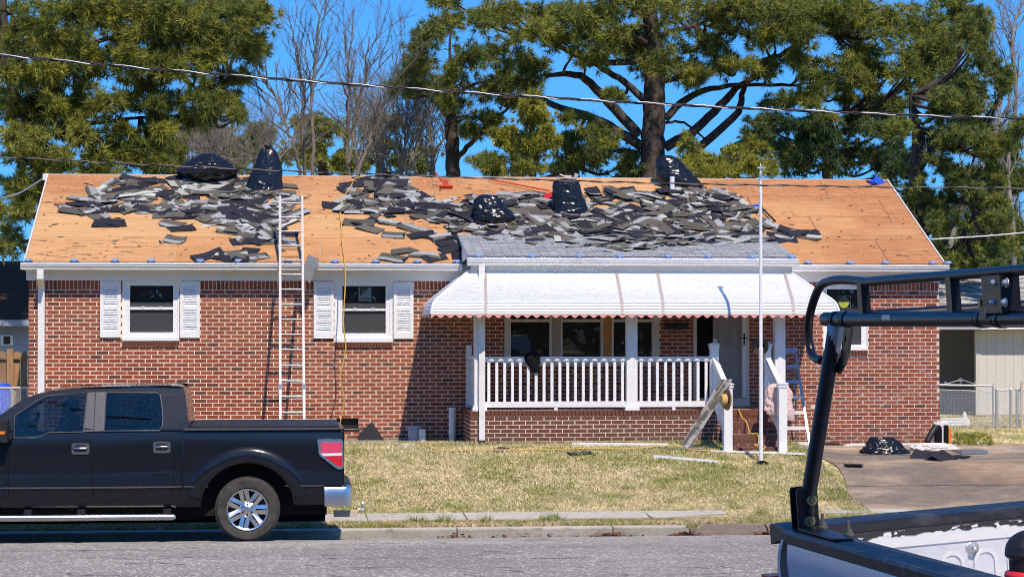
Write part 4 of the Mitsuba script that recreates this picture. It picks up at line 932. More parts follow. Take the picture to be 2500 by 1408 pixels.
for px, py, nm, lab in ((905, 1066, 1, 'black felt scrap leaning on the wall behind the black truck'), (1690, 1090, 0, ''), (2015, 1086, 1, 'black felt scrap lying at the wall left of the bin bag on the driveway'), (2032, 1083, 1, 'black shingle scrap curled up at the wall near the step ladder'),
        (2262, 1122, 1, 'left sheet of the folded black felt on the driveway'), (2300, 1125, 1, 'right sheet of the folded black felt on the driveway'), (1410, 1108, 1, 'flat dark scrap on the lawn in front of the porch'), (1220, 1100, 1, 'flat dark scrap on the lawn below the downspout'), (2335, 1116, 1, 'thin dark scrap on the driveway edge')):
    if not nm: continue
    p = gnd(px, py); lean = px == 905
    n = np.array([0, -.9, .45]) if lean else np.array([0, -.15, 1.]); n = n / np.linalg.norm(n); sd = np.cross(n, [1., 0, 0])
    big = px in (2262, 2300); m = shingle_mesh(p + [0, 0, .07 if lean else .06 if big else .02], sd, n, .8 if lean else r.normal(0, .4), 0, .35 if big else 0, .45 if big else .36, .40 if lean else .32 if big else .2, 0, True, .12 if big else .05, r)
    L(put('felt_scrap', m, 'mat_shingle', tone=True), lab, 'scrap')
# bucket and pipe in the awning's shade
bp = gnd(1020, 1084); bp[1] = -.35; t = thing('bucket', 'white bucket standing at the wall in the shade left of the porch', 'bucket')
put(t + '__tub', M().lathe([(0, .06), (.105, .06), (.125, .38), (.133, .38), (.133, .345), (.124, .345)], (X(1013, -.18, 1060), -.18, 0), 'z', 24), 'mat_shaded_bucket', 40)
put(t + '__rim', M().lathe([(.128, .30), (.136, .30), (.136, .315), (.128, .315)], (X(1013, -.18, 1060), -.18, 0), 'z', 24), 'mat_shaded_bucket', 40)
L(put('upright_board', M().box(X(1023, -.34), X(1039, -.34), -.36, -.335, .06, Z(1046, -.34), rot=None), 'mat_white_vinyl'), 'narrow white panel standing on end right of the bucket', 'panel')
L(put('plastic_pipe', M().lathe([(0, .06), (.058, .06), (.058, Z(994, -.25)), (.052, Z(994, -.25)), (.052, .3), (0, .3)], (X(1104, -.25, 1040), -.25, 0), 'z', 20), 'mat_white_vinyl', 40), 'short white pipe standing upright at the wall left of the porch', 'pipe')
# things on the driveway at the right corner
blob('drop_cloth', 'crumpled white drop cloth on the driveway below the leaf blower', 'cloth', [(1081, 2258, 2300), (1086, 2238, 2322), (1092, 2230, 2330), (1099, 2226, 2337), (1107, 2234, 2334)], gnd(2280, 1104)[1] + .2, 'mat_white_cloth', 31, .35, .16)
t = thing('leaf_blower', 'black and white backpack leaf blower with an orange side standing at the right house corner', 'leaf blower'); yb = -.75
put(t + '__frame', M().box(X(2282, yb), X(2316, yb), yb + .05, yb + .16, .02, Z(1036, yb)), 'mat_white_cloth')
for a, b in ((2282, 2298), (2302, 2316)):
    mf = m3.Manifold.batch_hull([m3.Manifold.sphere(.035, 16).translate((X(x_, yb) + e_, yb + .02, z_)) for x_, e_ in ((a, .035), (b, -.035)) for z_ in (.08, Z(1043, yb) - .03)]); put(t + '__pad', M().tm(mf), 'mat_black_cloth', 40)
put(t + '__strap', M().box(X(2298.5, yb), X(2301.5, yb), yb - .02, yb + .02, .06, Z(1046, yb)), 'mat_white_cloth')
put(t + '__engine', M().lathe([(0, -.11), (.15, -.10), (.17, 0), (.15, .10), (0, .11)], (X(2308, yb), yb + .26, Z(1066, yb)), 'x', 20), 'mat_orange', 40)
put(t + '__tank', M().box(X(2314, yb), X(2323, yb), yb + .04, yb + .3, .06, Z(1050, yb)), 'mat_orange')
put(t + '__tube', M().tube(smooth_path([[X(2284, yb), yb, Z(1046, yb)], [X(2275, yb), yb - .05, Z(1056, yb)], [X(2266, yb), yb - .08, Z(1070, yb)], [X(2258, yb), yb - .1, Z(1084, yb)]], 5), .055, 10), 'mat_black', True)
blob('plastic_wrap', 'small white and blue plastic scrap at the wall left of the driveway bin bag', 'scrap', [(1084, 2066, 2076), (1088, 2060, 2080), (1094, 2056, 2082)], -.5, 'mat_white_cloth', 37, .6, .15)
# ------------------------------------------------------------------ black crew cab pickup at the far kerb
scene['mat_black_paint'] = {'type': 'twosided', 'bsdf': {'type': 'principled', 'base_color': {'type': 'rgb', 'value': [.006, .008, .014]}, 'roughness': .12, 'specular': .35, 'clearcoat': .7, 'clearcoat_gloss': .97}}
scene['mat_tint'] = {'type': 'thindielectric', 'int_ior': 1.5, 'specular_transmittance': {'type': 'rgb', 'value': [.20, .22, .24]}}
scene['mat_tint_dark'] = {'type': 'thindielectric', 'int_ior': 1.5, 'specular_transmittance': {'type': 'rgb', 'value': [.07, .08, .10]}}
col('mat_satin', (.075, .080, .088), .38, specular=.6)
def f_tyre(p, n, uv): return mix((.035, .034, .032), (.10, .095, .085), fbm(p.x * 14, p.y * 14, p.z * 14, 2) * .9)
col('mat_tyre', proc(f_tyre), .85, specular=.3)
col('mat_red_lens', (.62, .012, .025), .18, clearcoat=1.); col('mat_pink_lens', (.70, .06, .14), .16, clearcoat=1.)
scene['mat_wheel'] = {'type': 'twosided', 'bsdf': {'type': 'roughconductor', 'material': 'Al', 'alpha': .16}}
col('mat_amber', (.8, .25, .02), .3)
YN = -9.72; YF = YN + 2.0; BT = thing('black_pickup_truck', 'glossy black crew cab pickup truck parked at the kerb in front of the house', 'pickup truck')
def q(px, py): p = at(px, py, YN); return (p[0], p[2])
def poly(pts): return [q(*p) for p in pts]
def extr(pts, y0, y1):
    "(x, z) polygon to a Manifold between y0 and y1"
    m = m3.Manifold.extrude(m3.CrossSection([np.asarray(pts, float)], m3.FillRule.NonZero), y1 - y0)
    return m.transform(np.array([[1, 0, 0, 0], [0, 0, -1, y1], [0, 1, 0, 0]], float))
zg = at(604, 1321.6, YN)[2]; WX, WZ = q(604, 1243.5); WR = WZ - zg; FX = WX - 3.68
low = extr(poly([(837, 1050), (834, 1046), (440, 1049), (380, 1052), (60, 1052), (-40, 1050), (-90, 1060), (-200, 1072), (-268, 1085), (-285, 1110), (-290, 1215), (-270, 1240), (-60, 1238), (520, 1238), (700, 1232), (795, 1232), (836, 1205)]), YN, YF)
zz = lambda py: Z(py, YN, 600)
cs = [(YN + .072, zz(1044)), (YN + .046, zz(1058)), (YN + .034, zz(1075)), (YN + .026, zz(1095)), (YN + .022, zz(1120)), (YN + .020, zz(1148)), (YN + .016, zz(1153)), (YN, zz(1183)), (YN + .020, zz(1188.5)), (YN + .036, zz(1215)), (YN + .075, zz(1242))]
full = cs + [(YN + YF - a, b) for a, b in cs[::-1]]
def extrx(pts, x0, x1):
    m = m3.Manifold.extrude(m3.CrossSection([np.asarray(pts, float)], m3.FillRule.NonZero), x1 - x0)
    return m.transform(np.array([[0, 0, 1, x0], [1, 0, 0, 0], [0, 1, 0, 0]], float))
low = low ^ extrx(full, -9, 2)
ZB = zz(1047); zr = zz(943); TUM = .17
def ysurf(z): return YN + .045 + max(0, (z - ZB)) / (zr - ZB) * TUM
roofp = [(462, 1052), (457, 1010), (451, 962), (446, 949), (436, 943.5), (400, 942.5), (298, 944), (240, 945.5), (179, 948.5), (119, 954.5), (78, 965), (45, 980), (18, 999), (-20, 1025), (-60, 1053)]
cab = extr(poly(roofp), YN, YF)
cc = [(YN + .045, ZB - .12), (YN + .045, ZB), (ysurf(zr) - .012, zr - .10), (ysurf(zr) + .03, zr - .03), (ysurf(zr) + .14, zr + .012)]
cab = cab ^ extrx(cc + [(YN + YF - a, b) for a, b in cc[::-1]], -9, 2)
fwin = [(33, 1016), (90, 977), (112, 968), (143, 964.5), (209, 961.5), (203, 1054), (118, 1056), (104, 1062), (90, 1068.5), (33, 1068)]
rwin = [(256, 959.5), (382, 959.5), (389, 965), (393, 985), (397, 1018), (396, 1040), (388, 1051), (254, 1052)]
wall_cut = extr(poly(fwin), YN - .2, YF + .2) + extr(poly(rwin), YN - .2, YF + .2)
inner = extr(poly([(430, 1060), (430, 960), (300, 953), (180, 957), (100, 970), (0, 1030), (0, 1075), (430, 1075)]), YN + .35, YF - .35)
front_glass = extr(poly([(60, 975), (14, 1006), (-48, 1050), (-90, 1050), (-90, 975)]), YN + .22, YF - .22)
cab = cab - wall_cut - inner - front_glass
low = low - inner - extr(poly(fwin), YN - .2, YF + .2)
body = low + cab
for wx in (WX, FX):
    for ya, yb in ((YN - .1, YN + .42), (YF - .42, YF + .1)):
        cyl = m3.Manifold.cylinder(yb - ya, .575, .575, 48).transform(np.array([[1, 0, 0, wx], [0, 0, 1, ya], [0, -1, 0, WZ + .01]], float))
        body = body - cyl
def groove(pts, w=.007):
    g = None
    for a, b in zip(pts[:-1], pts[1:]):
        a, b = np.array(q(*a)), np.array(q(*b)); d = (b - a) / np.linalg.norm(b - a); s = np.array([-d[1], d[0]]) * w
        e = extr([a - s, b - s, b + s, a + s], YN - .05, YN + .052); g = e if g is None else g + e
    return g
body = body - groove([(226.5, 1052), (226.5, 1236)]) - groove([(424, 1052), (424, 1150), (421, 1236)]) - groove([(446, 1050), (443, 1190), (436, 1238)], .012) - groove([(20, 1072), (20, 1236)])
col('mat_underbody', (.01, .01, .011), .9)
def man_tri(mf): 
    mm = mf.to_mesh(); return trimesh.Trimesh(np.array(mm.vert_properties[:, :3]), np.array(mm.tri_verts), process=False)
put(BT + '__body', man_tri(body), 'mat_black_paint', 28)
# wheel arch flares
for wx in (WX, FX):
    m = M(); ang = np.linspace(math.radians(14), math.radians(166), 40); prof = [(.572, .06), (.572, -.008), (.590, -.030), (.66, -.036), (.72, -.028), (.775, .0), (.79, .03)]
    v = [[wx + r * math.cos(a), YN + (d if d > .02 else .012 + (d - .012) * min(1, math.sin(a) * 1.6 - .25)), WZ + .01 + r * math.sin(a) * .985] for a in ang for r, d in prof]; n = len(prof)
    i, j = np.meshgrid(np.arange(39), np.arange(n - 1), indexing='ij'); m.add(v, np.stack([i * n + j, i * n + j + 1, (i + 1) * n + j + 1, (i + 1) * n + j], -1).reshape(-1, 4))
    put(BT + '__wheel_flare', m, 'mat_black_paint', True)
# windows
def pane(pts, name, mt, side=-1):
    pts = [q(*p) for p in pts]; ring = m3.CrossSection([pts], m3.FillRule.NonZero); mm = m3.Manifold.extrude(ring, .001).to_mesh(); v = np.array(mm.vert_properties[:, :3]); f = np.array(mm.tri_verts)
    top = v[:, 2] > .0005; keep = f[top[f].all(1)]
    yv = np.array([ysurf(z) + .006 for z in v[:, 1]]); yv = yv if side < 0 else YN + YF - yv
    put(BT + name, M().add(np.stack([v[:, 0], yv, v[:, 1]], 1), keep), mt)
pane(fwin, '__front_window', 'mat_tint'); pane(rwin, '__rear_window', 'mat_tint_dark'); pane(fwin, '__front_window', 'mat_tint', 1); pane(rwin, '__rear_window', 'mat_tint_dark', 1)
for pts, nm in ((fwin, 'front'), (rwin, 'rear')):
    P = [np.array([x, ysurf(z) - .002, z]) for x, z in poly(pts + pts[:1])]; put(BT + '__window_trim', M().tube(P, .009, 6), 'mat_satin', True)
def panel3(pts, name, mt, off):
    pts = [q(*p) for p in pts]; v = [[x, ysurf(z) - off, z] for x, z in pts] + [[x, ysurf(z) + .01, z] for x, z in pts]; n = len(pts)
    f = [[0, i + 1, i] for i in range(1, n - 1)] + [[i, (i + 1) % n, (i + 1) % n + n] for i in range(n)] + [[i, (i + 1) % n + n, i + n] for i in range(n)]
    put(BT + name, M().add(v, f), mt)
panel3([(211, 959), (229, 957.5), (227, 1053), (204, 1054)], '__pillar_trim', 'mat_satin', .006); panel3([(231, 957.5), (255, 957), (253, 1052), (228.5, 1053)], '__pillar_trim', 'mat_satin', .006)
# interior: seats, wheel
for px in (150, 330):
    p = np.array([X(px, YN + .6), 0, 0]); 
    for yy in (YN + .58, YF - .58): 
        s = put(BT + '__seat', M().box(p[0], p[0] + .14, yy - .25, yy + .25, ZB - .1, ZB + .12), 'mat_black_cloth'); put(BT + '__headrest', M().box(p[0] + .03, p[0] + .13, yy - .13, yy + .13, ZB + .16, ZB + .33), 'mat_black_cloth')
put(BT + '__steering_wheel', M().tube([[X(70, YN) + .06 * math.cos(a), YN + .6 + .19 * math.sin(a), ZB + .02 + .17 * math.cos(a)] for a in np.linspace(0, 2 * np.pi, 25)], .016, 6), 'mat_black', True)
put(BT + '__dashboard', M().box(X(-30, YN), X(52, YN), YN + .2, YF - .2, ZB - .2, ZB + .02), 'mat_black_cloth')
# crease highlight painted as thin grey strips, handles, fuel flap
for a, b in ((-60, 445), (449, 508), (697, 790)): put(BT + '__side_moulding', M().box(X(a, YN), X(b, YN), YN - .004, YN + .04, zz(1187.3), zz(1184.6)), 'mat_satin')
for a, b, c, d in ((174.5, 218, 1081, 1109), (373.5, 416, 1077.5, 1105.5)):
    x0, z1 = q(a, c); x1, z0 = q(b, d); h = numbered(BT + '__door_handle'); yo = YN + .022
    sq = m3.CrossSection([[(x0 + .03, z0 + .03), (x1 - .03, z0 + .03), (x1 - .03, z1 - .03), (x0 + .03, z1 - .03)]]).offset(.03, m3.JoinType.Round, 2., 24)
    put(h, man_tri(m3.Manifold.extrude(sq, .016).transform(np.array([[1, 0, 0, 0], [0, 0, -1, yo + .004], [0, 1, 0, 0]], float))), 'mat_satin')
    sq2 = m3.CrossSection([[(x0 + .05, z0 + .05), (x1 - .05, z0 + .05), (x1 - .05, z1 - .035), (x0 + .05, z1 - .035)]]).offset(.012, m3.JoinType.Round, 2., 24)
    put(h + '__recess', man_tri(m3.Manifold.extrude(sq2, .004).transform(np.array([[1, 0, 0, 0], [0, 0, -1, yo - .011], [0, 1, 0, 0]], float))), 'mat_dark')
    zc = (z0 + z1) / 2 + .008; put(h + '__grip', M().tube([[x0 + .02, yo - .005, zc], [x0 + .05, yo - .028, zc], [x1 - .05, yo - .028, zc], [x1 - .02, yo - .005, zc]], .017, 8), 'mat_chrome', True)
fx, fz_ = q(495, 1106); put(BT + '__fuel_flap', M().tube([[fx + .088 * math.cos(a), YN + .022, fz_ + .088 * math.sin(a)] for a in np.linspace(0, 2 * np.pi, 33)], .003, 5), 'mat_dark')
# wheels
TYP = [(.27, -.02), (.285, -.045), (.33, -.055), (.375, -.05), (.397, -.028), (.4075, .0), (.4075, .20), (.395, .245), (.30, .25), (.27, .22)]
def wheel(wx, yo, sgn, wz, key):
    k = numbered(BT + key); s = WR / .4075
    def lm(prof): return M().lathe([(r * s, d * (1 if sgn < 0 else -1)) for r, d in prof], (wx, yo + (.02 if sgn < 0 else -.02), wz), 'y', 56)
    m = lm(TYP); 
    for a in np.linspace(0, 2 * np.pi, 64, endpoint=False):
        c = np.array([wx + .4085 * s * math.cos(a), 0, wz + .4085 * s * math.sin(a)]); 
        for y0, y1 in ((-.012, .06), (.07, .13), (.14, .21)): m.box(-.006, .006, y0, y1, -.013, .013, rot=roty(-a), at_=np.array([c[0], yo + (.02 if sgn < 0 else -.02 - .2), c[2]]))
    put(k + '__tyre', m, 'mat_tyre', 35)
    put(k + '__rim', lm([(.274, -.03), (.264, -.046), (.246, -.042), (.236, .0), (.230, .12)]), 'mat_wheel', 40)
    put(k + '__brake_disc', lm([(.0, .095), (.235, .10)]), 'mat_underbody')
    if sgn < 0:
        put(k + '__hub', lm([(0, -.02), (.035, -.022), (.045, -.012), (.075, -.006), (.105, .012), (.11, .05)]), 'mat_wheel', 40)
        for i in range(7):
            a = math.radians(90 + 12.5 + i * 360 / 7); R_ = roty(-a)
            for off in (-.034, .034):
                v = np.array([[.07, -.0, off - .022], [.256, -.026, off - .030], [.256, -.026, off + .030], [.07, -.0, off + .022], [.07, .05, off - .022], [.256, .04, off - .030], [.256, .04, off + .030], [.07, .05, off + .022]])
                v[:4, 1] += np.array([0, .0, .012, .006]) * (1 if off > 0 else 0) + np.array([.006, .012, 0, 0]) * (1 if off < 0 else 0)
                v = v * s; v = v @ R_.T + [wx, yo + .02, wz]
                put(k + '__spoke', M().add(v, [[0, 1, 2, 3], [0, 4, 5, 1], [3, 2, 6, 7], [1, 5, 6, 2]]), 'mat_wheel')
        for i in range(6):
            a = math.radians(30 + i * 60); put(k + '__wheel_nut', M().lathe([(0, -.03), (.010, -.028), (.012, 0)], (wx + .066 * math.cos(a), yo + .02, wz + .066 * math.sin(a)), 'y', 10), 'mat_black', 40)
for wx, nm in ((WX, '__wheel'), (FX, '__wheel')):
    wheel(wx, YN + .035, -1, WZ, nm); wheel(wx, YF - .035, 1, WZ - .08, nm)
for wx in (WX, FX): [put(BT + '__wheel_housing', M().box(wx - .56, wx + .56, a_, a_ + .04, zz(1250), zz(1100)), 'mat_underbody') for a_ in (YN + .38, YF - .42)]
put(BT + '__chassis', M().box(X(-270, YN), X(800, YN), YN + .38, YN + .52, zz(1264), zz(1230)).box(X(-270, YN), X(800, YN), YF - .52, YF - .38, zz(1300), zz(1234)).box(X(520, YN), X(800, YN), YN + .52, YF - .52, zz(1266), zz(1230)).box(X(-200, YN), X(500, YN), YN + .52, YF - .52, zz(1276), zz(1232)), 'mat_underbody')
put(BT + '__axle', M().seg([WX, YN + .2, WZ], [WX, YF - .2, WZ - .08], .05).lathe([(0, -.16), (.13, -.1), (.16, 0), (.13, .1), (0, .16)], (WX, (YN + YF) / 2, WZ - .02), 'y', 16), 'mat_underbody', True)
# running board
put(BT + '__step_bar', M().tube([[X(-150, YN), YN - .05, zz(1258)], [X(422, YN), YN - .05, zz(1258)], [X(428, YN), YN - .03, zz(1258)]], [.042, .042, .030], 14), 'mat_wheel', 40)
for px in (60, 190, 400): put(BT + '__step_bracket', M().box(X(px, YN), X(px + 18, YN), YN - .02, YN + .3, zz(1252), zz(1240)), 'mat_underbody')
# bed cover, rail cap, tailgate, bumper, lamps, hitch
put(BT + '__bed_cover', M().box(X(463, YN), X(829, YN), YN + .07, YF - .07, zz(1048), zz(1040.5)), 'mat_black')
put(BT + '__bed_rail_cap', M().box(X(449, YN), X(834, YN), YN + .012, YN + .10, zz(1049.5), zz(1045)), 'mat_satin')
tg = put(BT + '__tailgate', M().box(X(837, YN) - .002, X(841, YN), YN + .09, YF - .09, zz(1200), zz(1048)), 'mat_black_paint'); put(tg + '__handle', M().box(X(841, YN), X(843, YN), -8.85, -8.6, zz(1095), zz(1080)), 'mat_chrome')
lamp = numbered(BT + '__tail_lamp')
def lens(pts, nm, mt, off):
    mf = extr(poly(pts), YN - off, YN + .05); put(nm, man_tri(mf), mt)
lens([(775, 1075), (777, 1072), (781, 1071), (832, 1071), (836, 1073), (838, 1078), (839, 1138), (837, 1143), (833, 1145), (826, 1145), (820, 1142), (781, 1112), (778, 1106)], lamp, 'mat_wheel', .006)
lens([(783, 1079.5), (833, 1079.5), (834, 1103.5), (784, 1105)], lamp + '__upper_lens', 'mat_pink_lens', .018)
lens([(792, 1113), (835, 1112), (835, 1138), (823, 1136)], lamp + '__lower_lens', 'mat_red_lens', .018)
lens([(783, 1106), (835, 1104.8), (835, 1111), (790, 1112)], lamp + '__divider', 'mat_white_vinyl', .012)
bp_ = [(X(793, YN), YN + .01), (X(845, YN), YN + .02), (X(858, YN), YN + .12), (X(864, YN), YN + .4), (X(865, YN), (YN + YF) / 2)]
bp_ = smooth_path(bp_, 6); n = len(bp_); pf = [(0, zz(1237)), (.012, zz(1215)), (0, zz(1196)), (-.01, zz(1190)), (-.05, zz(1187))]
m = M(); tt = np.gradient(bp_, axis=0); tt /= np.linalg.norm(tt, axis=1, keepdims=True); nr = np.stack([tt[:, 1], -tt[:, 0]], 1)
for mir in (0, 1):
    v = [];
    for (x, y), (a, b) in zip(bp_, nr):
        for o, zv in pf: yy = y + b * o; v.append([x + a * o, yy if not mir else YN + YF - yy, zv])
    k_ = len(pf); i, j = np.meshgrid(np.arange(n - 1), np.arange(k_ - 1), indexing='ij'); qd = np.stack([i * k_ + j, (i + 1) * k_ + j, (i + 1) * k_ + j + 1, i * k_ + j + 1], -1).reshape(-1, 4)
    m.add(v, qd)
put(BT + '__bumper', m, 'mat_wheel', 40)
put(BT + '__bumper_step', M().box(X(800, YN), X(858, YN), YN + .2, YF - .2, zz(1195), zz(1187)), 'mat_black')
hy = (YN + YF) / 2 - .3
put(BT + '__hitch', M().box(X(815, hy), X(872, hy), hy - .05, hy + .05, Z(1260, hy, 850), Z(1245, hy, 850)).tube([[X(868, hy), hy, Z(1254, hy, 860)], [X(876, hy), hy, Z(1243, hy, 860)], [X(890, hy), hy, Z(1243, hy, 860)]], .022, 6), 'mat_rust')
put(BT + '__hitch_ball', M().lathe([(0, Z(1248, hy, 880)), (.032, Z(1248, hy, 880)), (.02, Z(1242, hy, 880)), (.014, Z(1236, hy, 880)), (.028, Z(1231, hy, 880)), (.028, Z(1227, hy, 880)), (0, Z(1222, hy, 880))], (X(886, hy), hy, 0), 'z', 14), 'mat_galv', True)
put(BT + '__exhaust', M().lathe([(0, X(755, YN)), (.05, X(755, YN)), (.055, X(788, YN)), (.04, X(788, YN)), (.03, X(760, YN))], (0, YN + .9, zz(1262)), 'x', 16), 'mat_galv', 40)
# mirror, front end
mx, mz = q(0, 1048); sq = M().box(X(-35, YN), X(24, YN), YN - .22, YN - .02, zz(1074), zz(1022)); put(BT + '__mirror', sq, 'mat_black'); put(BT + '__mirror__arm', M().box(X(10, YN), X(30, YN), YN - .05, YN + .06, zz(1068), zz(1056)), 'mat_black'); put(BT + '__mirror__turn_lamp', M().box(X(2, YN), X(18, YN), YN - .224, YN - .20, zz(1054), zz(1047)), 'mat_amber')
put(BT + '__windscreen', M().add([[X(62, YN), YN + .24, zz(975)], [X(-48, YN), YN + .24, zz(1050)], [X(-48, YN), YF - .24, zz(1050)], [X(62, YN), YF - .24, zz(975)]], [[0, 1, 2, 3]]), 'mat_tint')
put(BT + '__headlamp', M().box(X(-288, YN), X(-240, YN), YN - .004, YN + .3, zz(1130), zz(1090)), 'mat_white_vinyl'); put(BT + '__grille', M().box(X(-296, YN), X(-286, YN), YN + .35, YF - .35, zz(1160), zz(1095)), 'mat_chrome'); put(BT + '__front_bumper', M().box(X(-310, YN), X(-265, YN), YN + .02, YF - .02, zz(1235), zz(1190)), 'mat_chrome')
# ------------------------------------------------------------------ white pickup with a ladder rack, near side of the street
wr = np.array([440 / FPX, -1, .008]); wr /= np.linalg.norm(wr)
wf = np.array([1, 440 / FPX, .07]); wf -= wr * (wf @ wr); wf /= np.linalg.norm(wf); wu = np.cross(wf, -wr)
WO = EYE + (FW * FPX + RT * (1960 - 1250) + UP * (704 - 1285)) / FPX * 8.25
def w_(f, r, u): return WO + wf * f + wr * r + wu * u
WM = np.stack([wf, wr, wu], 1)
def wat(px, py, plane='f', v=0.):
    n = {'f': wf, 'r': wr, 'u': wu}[plane]; p = atplane(px, py, WO + n * v, n) - WO; return p @ wf, p @ wr, p @ wu
def loc(m): m.move(np.eye(3)); m.v = [WO + v @ WM.T for v in m.v]; m.f = [f[:, ::-1] for f in m.f]; return m
scene['mat_shaded_white_paint'] = {'type': 'twosided', 'bsdf': {'type': 'principled', 'base_color': {'type': 'rgb', 'value': [.50, .53, .60]}, 'roughness': .22, 'specular': .5, 'clearcoat': 1., 'clearcoat_gloss': .95}}  # white dulled to blue-grey: shade on the tail put into the colour
def f_bed(p, n, uv):
    s = smoothstep(.70, .78, fbm(p.x * 16, p.y * 4, p.z * 26, 3)); d = smoothstep(.60, .75, fbm(p.x * 5, p.y * 5, p.z * 7, 3))
    return mix(mix((.62, .63, .645), (.46, .46, .46), d * .6), (.20, .18, .165), s * .8)
col('mat_bed_white', proc(f_bed), .5)
def f_worn(p, n, uv):
    u = (p.x * wf[0] + p.y * wf[1] + p.z * wf[2])
    w = (p.x - WO[0]) * wu[0] + (p.y - WO[1]) * wu[1] + (p.z - WO[2]) * wu[2]
    chip = smoothstep(.54, .60, fbm(u * 34, w * 60, 1., 3))
    edge = smoothstep(-.062, -.070, w + .034 * (fbm(u * 16, 2., 5., 3) - .5))
    return mix((.030, .029, .030), (.66, .67, .68), dr.maximum(chip * smoothstep(-.040, -.050, w), edge))
col('mat_worn_paint', proc(f_worn), .5)
def f_cap(p, n, uv): return mix((.016, .017, .021), (.06, .063, .07), smoothstep(.55, .75, fbm(p.x * 9, p.y * 9, p.z * 9, 4)) * .7)
col('mat_cap', proc(f_cap), .42, specular=.55)
col('mat_rack', (.007, .008, .012), .34, specular=.5)
FR = .11
col('mat_stud', (.16, .15, .12), .45, metallic=.5)
WT = thing('white_pickup_truck', 'white pickup truck with a black tubular ladder rack at the right foreground', 'pickup truck')
# tailgate: outer skin in white with shade tinted into its colour, black cap along its top
m = M(); prof = [(-.092, -.040), (-.098, -.055), (-.104, -.11), (-.098, -.20), (-.080, -.28), (-.075, -.55), (.02, -.55), (.02, -.04)]
n = len(prof); rs = [.045, .06, .10, 1.88, 1.92, 1.935]; fo = [.05, .02, 0, 0, .02, .05]
v = [[a + (o if a < 0 else 0), r, b] for r, o in zip(rs, fo) for a, b in prof]; i, j = np.meshgrid(np.arange(5), np.arange(n), indexing='ij')
m.add(v, np.stack([i * n + j, (i + 1) * n + j, (i + 1) * n + (j + 1) % n, i * n + (j + 1) % n], -1).reshape(-1, 4)); put(WT + '__tailgate', loc(m), 'mat_shaded_white_paint', 40)
m = M(); prof = [(-.096, -.048), (-.098, -.012), (-.088, -.002), (-.03, .004), (.028, .0), (.034, -.008), (.034, -.05)]; n = len(prof)
v = [[a, r, b] for r in (.03, 1.95) for a, b in prof]; j = np.arange(n - 1)
m.add(v, np.stack([j, j + 1, n + j + 1, n + j], 1)).add(v[:n], [[0, k + 1, k] for k in range(1, n - 1)]); put(WT + '__tailgate__cap', loc(m), 'mat_cap', 30)
# corner of the bed with the lamp
m = M(); prof = [(-.070, .036, -.035), (-.085, .036, -.10), (-.080, .03, -.20), (-.07, .03, -.60)]
pts = [(-.03, -.030), (-.075, -.012), (-.098, .03), (-.098, .06)]; v = []
for dz, dx in ((-.036, 0), (-.08, -.012), (-.13, -.018), (-.20, -.016), (-.62, 0)):
    v += [[a + dx * (k > 0), b - .012 * (dz < -.05), dz] for k, (a, b) in enumerate(pts)] + [[.35, -.060, dz]]
v = np.array(v).reshape(5, 5, 3); v = v[:, [4, 0, 1, 2, 3]].reshape(-1, 3); i, j = np.meshgrid(np.arange(4), np.arange(4), indexing='ij')
m.add(v, np.stack([i * 5 + j, i * 5 + j + 1, (i + 1) * 5 + j + 1, (i + 1) * 5 + j], -1).reshape(-1, 4)); put(WT + '__bed_corner', loc(m), 'mat_shaded_white_paint', 50)
tl_ = numbered(WT + '__tail_lamp'); a = wat(1884, 1402, 'f', -.10)
m = M(); m.box(-.125, -.02, a[1] - .055, a[1] + .035, -.42, -.185); put(tl_, loc(m), 'mat_red_lens')
